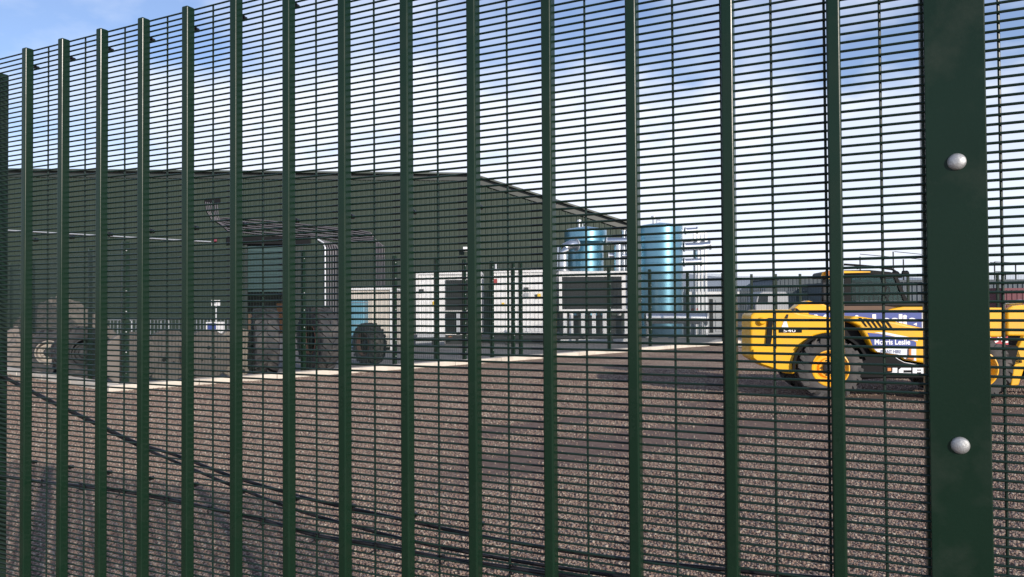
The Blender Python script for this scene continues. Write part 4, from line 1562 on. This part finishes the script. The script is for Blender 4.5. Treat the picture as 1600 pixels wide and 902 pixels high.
jpoly([(1394.5, 575), (1402, 575), (1402, 582.5), (1399, 586), (1386.5, 586), (1386.5, 582.2), (1393.2, 582.2), (1394.5, 581)])
jpoly([(1408, 575), (1423.5, 575), (1423.5, 578.6), (1411.5, 578.6), (1411.5, 582.4), (1423.5, 582.4), (1423.5, 586), (1408, 586), (1404.2, 583), (1404.2, 578)])
jpoly([(1426, 575), (1443, 575), (1446.5, 577), (1446.5, 579.6), (1444.5, 580.5), (1446.5, 581.4), (1446.5, 584), (1443, 586), (1426, 586), (1426, 583.6), (1439.5, 583.6), (1439.5, 581.8), (1432.5, 581.8), (1432.5, 579.4), (1439.5, 579.4), (1439.5, 577.6), (1432.5, 577.6), (1432.5, 583.59), (1426, 583.59)])
jl.build('lettering', M['letter_white'], skirt)
(a, z0), (b, z1) = T.uv(1387, 579.8, 0.05), T.uv(1392.4, 575, 0.05)
MB().box(a, b, 0.05, 0.0535, z0, z1).build('logo_block', M['orange'], skirt)
ch = MB()
tl = tp([(1399, 558.5), (1405, 562.5), (1413, 566.5), (1430, 569.5), (1447, 571), (1472, 571.6)], 0.052)
ch.tube([(x, 0.055, z) for x, z in tl], 0.006, 6)
ch.build('trim_line', M['letter_white'], skirt)

# engine hood
hood_px = [(1324, 501), (1334, 494), (1346, 495), (1400, 503), (1447, 514), (1470, 518), (1484, 526), (1482, 566), (1470, 569.5), (1447, 568.5), (1414, 563), (1402, 556), (1366, 551), (1351, 524), (1342, 510)]
hood = MB().prism(tp(hood_px, 0.03), 0.03, 0.85).build('engine_hood', Y_, th, bevel=0.045, seg=3)
hb_ = MB()
for k in range(6):
    x = 1341 + 8.4 * k
    y = 495.5 + 1.2 * k
    hb_.prism(tp([(x, y + 1), (x + 5.0, y + 1.2), (x + 14.5, y + 15.5), (x + 11.0, y + 15.2)], 0.026), 0.024, 0.06)
hb_.build('louvre_slots', M['black'], hood)
dk = MB().prism(tp([(1312, 503), (1326, 505), (1342, 515), (1350, 530), (1364, 552), (1349, 556), (1345, 575), (1318, 530), (1308, 522)], 0.25), 0.25, 0.9).build('engine_bay', M['black'], th)
sb = MB().prism(tp([(1355.5, 520), (1372, 521.5), (1400, 527), (1428, 533), (1431.5, 535), (1431.5, 542), (1366, 545.5)], 0.0265), 0.0255, 0.029).build('sign_panel', M['sign_blue'], th)
MB().prism(tp([(1366.5, 546), (1431.5, 542.5), (1431.5, 564), (1414, 561), (1403, 554), (1371, 550)], 0.0265), 0.0255, 0.029).build('sign_panel', M['sign_white'], th)
MB().prism(tp([(1366, 519.5), (1384, 519.5), (1434, 529.5), (1434, 533), (1428, 532.4), (1400, 526.4)], 0.0265), 0.0255, 0.029).build('sign_panel', M['sign_white'], th)
lettering('lettering', 'Morris Leslie', M['letter_white'], sb, T, 1366.5, 530.2, 1422, 538.8, 0.0255, bold=0.025)
lettering('lettering', 'morrisleslie.com', M['letter_white'], sb, T, 1375, 540.3, 1409, 543.2, 0.0255, bold=0.01)
lettering('lettering', 'PLANT HIRE', M['letter_blue'], sb, T, 1376, 547, 1408, 552.2, 0.0255, bold=0.01)
MB().prism(tp([(1420, 545), (1424, 545), (1424, 557), (1428, 558), (1428, 563), (1417, 561), (1420, 557)], 0.0), -0.01, 0.025).build('grab_latch', M['orange'], th, bevel=0.008)

# boom
boom = MB().prism(tp([(1236, 486), (1250, 474), (1263, 470), (1284, 474), (1300, 481), (1310, 484), (1382, 484.5), (1412, 479.5), (1447, 479.5), (1575, 481), (1575, 527), (1447, 527), (1260, 530), (1240, 505)], 0.90), 0.90, 1.32).build('boom', Y_, th, bevel=0.03)
MB().prism(tp([(1302, 478.5), (1380, 478), (1400, 480), (1382, 486.5), (1310, 486.5)], 0.87), 0.872, 0.898).build('boom_recess', M['brown'], boom)
MB().tube([(T.uv(1300, 475, 1.0)[0], 1.0, T.uv(1300, 475, 1.0)[1]), (T.uv(1455, 475.5, 1.0)[0], 1.0, T.uv(1455, 475.5, 1.0)[1])], 0.05, 12).build('hose_pipe', M['dkgrey'], boom, smooth=True)
bs = MB().prism(tp([(1264, 487), (1440, 487), (1440, 525), (1264, 525)], 0.893), 0.892, 0.897).build('boom_sign', M['sign_blue'], boom)
MB().prism(tp([(1440.4, 487), (1462, 487), (1462, 525), (1440.4, 525)], 0.893), 0.892, 0.897).build('boom_sign', M['sign_white'], boom)
MB().prism(tp([(1264, 485.3), (1462, 485.3), (1462, 486.8), (1264, 486.8)], 0.893), 0.889, 0.897).build('sign_edge', M['sign_white'], boom)
lt = lettering('lettering', 'Morris Leslie', M['letter_white'], th, T, 1272, 491, 1432.5, 511.5, 0.892, bold=0.045)
inb = MB().prism(tp([(1570, 484), (1660, 484), (1660, 523), (1570, 523)], 0.95), 0.95, 1.27).build('boom_inner_stage', Y_, th, bevel=0.02)
MB().prism(tp([(1574, 483), (1582, 478), (1604, 476), (1640, 478), (1652, 500), (1648, 526), (1574, 525)], 0.80), 0.80, 0.93).build('boom_head', Y_, th, bevel=0.03)
MB().tube([(T.uv(1566, 474, 1.0)[0], 0.9, T.uv(1566, 474, 1.0)[1]), (T.uv(1592, 472, 1.0)[0], 0.9, T.uv(1592, 472, 1.0)[1])], 0.045, 12).build('hydraulic_ram', M['silver'], th, smooth=True)
MB().prism(tp([(1588, 548), (1600, 524), (1640, 524), (1648, 560), (1640, 572), (1606, 560), (1592, 602), (1579, 604)], 0.5), 0.5, 0.62).build('carriage_arm', Y_, th, bevel=0.02)
MB().prism(tp([(1588, 548), (1600, 524), (1640, 524), (1648, 560), (1640, 572), (1606, 560), (1592, 602), (1579, 604)], 1.5), 1.5, 1.62).build('carriage_arm', Y_, th, bevel=0.02)
MB().prism(tp([(1634, 520), (1650, 520), (1656, 600), (1640, 600)], 0.4), 0.35, 1.8).build('fork_carriage', M['black'], th, bevel=0.02)
fk = MB()
for y in (0.5, 1.4):
    q = T.uv(1650, 600, 0.4)
    fk.box(q[0], q[0] + 1.1, y, y + 0.12, 0.06, 0.12)
fk.build('fork', M['black'], th)

# cab on the far side of the boom
cy0, cy1 = 1.38, 2.25
MB().prism(tp([(1284, 434), (1287, 425), (1300, 422.5), (1360, 422), (1392, 425), (1408, 430), (1412, 434), (1400, 433), (1360, 430), (1320, 430), (1306, 434)], cy0), cy0, cy1).build('cab_roof', M['black'], th, bevel=0.03)
MB().prism(tp([(1283, 434), (1285, 425.5), (1300, 423), (1360, 424.2), (1360, 426), (1318, 427), (1300, 434), (1296, 436)], cy0 - .03), cy0 - 0.03, cy0 - 0.003).build('roof_edge', Y_, th)
fr2 = MB()
for y0, y1 in ((cy0, cy0 + 0.07), (cy1 - 0.07, cy1)):
    fr2.prism(tp([(1320, 430), (1330, 430), (1330, 474), (1320, 474)], y0), y0, y1)
    fr2.prism(tp([(1376, 430), (1382, 430), (1386, 446), (1382, 474), (1378, 474), (1380, 446)], y0), y0, y1)
    fr2.prism(tp([(1396, 430), (1402, 431), (1420, 474), (1414, 474)], y0), y0, y1)
    fr2.prism(tp([(1286, 432), (1292, 432), (1290, 474), (1284, 474)], y0), y0, y1)
    fr2.prism(tp([(1284, 471), (1420, 471), (1420, 482), (1284, 482)], y0 + 0.002), y0 + 0.002, y1 - 0.002)
fr2.build('cab_frame', M['black'], th)
gl = MB()
gl.prism(tp([(1331, 431), (1375, 431), (1378, 470), (1331, 470)], cy0 + .03), cy0 + 0.03, cy0 + 0.04)
gl.prism(tp([(1384, 431), (1396, 432), (1413, 470), (1384, 470)], cy0 + .03), cy0 + 0.03, cy0 + 0.04)
gl.prism(tp([(1293, 433), (1319, 433), (1319, 470), (1291, 470)], cy0 + .03), cy0 + 0.03, cy0 + 0.04)
gl.build('window', M['glass'], th)
gl2 = MB()
gl2.prism(tp([(1293, 431), (1398, 431), (1414, 470), (1291, 470)], cy1 - .035), cy1 - 0.035, cy1 - 0.025)
gl2.build('window', M['glass'], th)
MB().prism(tp([(1310, 475), (1313, 452), (1321, 452), (1324, 470), (1345, 472), (1345, 480), (1310, 480)], 1.65), 1.6, 2.05).build('seat', M['black'], th, bevel=0.03)
sw = MB()
qa, qb = T.uv(1392, 480, 1.8), T.uv(1384, 462, 1.8)
sw.tube([(qa[0], 1.8, qa[1]), (qb[0], 1.8, qb[1])], 0.03, 8)
sw.tube([(qb[0] + 0.05 * math.sin(a), 1.8 + 0.18 * math.cos(a), qb[1] + 0.17 * math.sin(a)) for a in [2 * PI * k / 14 for k in range(15)]], 0.016, 6)
sw.build('steering_wheel', M['black'], th)
br_ = tp([(1308, 416), (1320, 413.5), (1336, 414.5), (1366, 417), (1394, 421), (1402, 426)], 1.5)
MB().tube([(x, 1.5, z) for x, z in br_], 0.022, 8).tube([(x, 1.5, z) for x, z in tp([(1340, 421), (1340, 416), (1336, 414.5)], 1.5)], 0.02, 8).build('roof_rail', M['black'], th, smooth=True)
wl_ = MB()
for px, py in ((1399, 428), (1414, 427)):
    q = T.uv(px, py, 1.45)
    wl_.lathe([(0.0001, -0.05), (0.05, -0.05), (0.055, 0.04), (0.03, 0.07), (0.0001, 0.07)], 14, 'x', (q[0], 1.45, q[1]))
q0, q1 = T.uv(1394, 430, 1.45), T.uv(1414, 428, 1.45)
wl_.tube([(q0[0], 1.45, q0[1]), (q1[0], 1.45, q1[1])], 0.02, 6)
wl_.build('work_lamp', M['black'], th, smooth=True)
MB().prism(tp([(1284, 442), (1292, 441), (1292, 470), (1286, 470)], 1.3), 1.25, 1.33).build('mirror', M['dkgrey'], th, bevel=0.015)
q = T.uv(1288, 428, 1.6)
MB().lathe([(0.0001, 0.05), (0.06, 0.05), (0.055, -0.08), (0.0001, -0.08)], 14, 'z', (q[0], 1.3, q[1])).build('beacon', M['orange'], th, smooth=True)
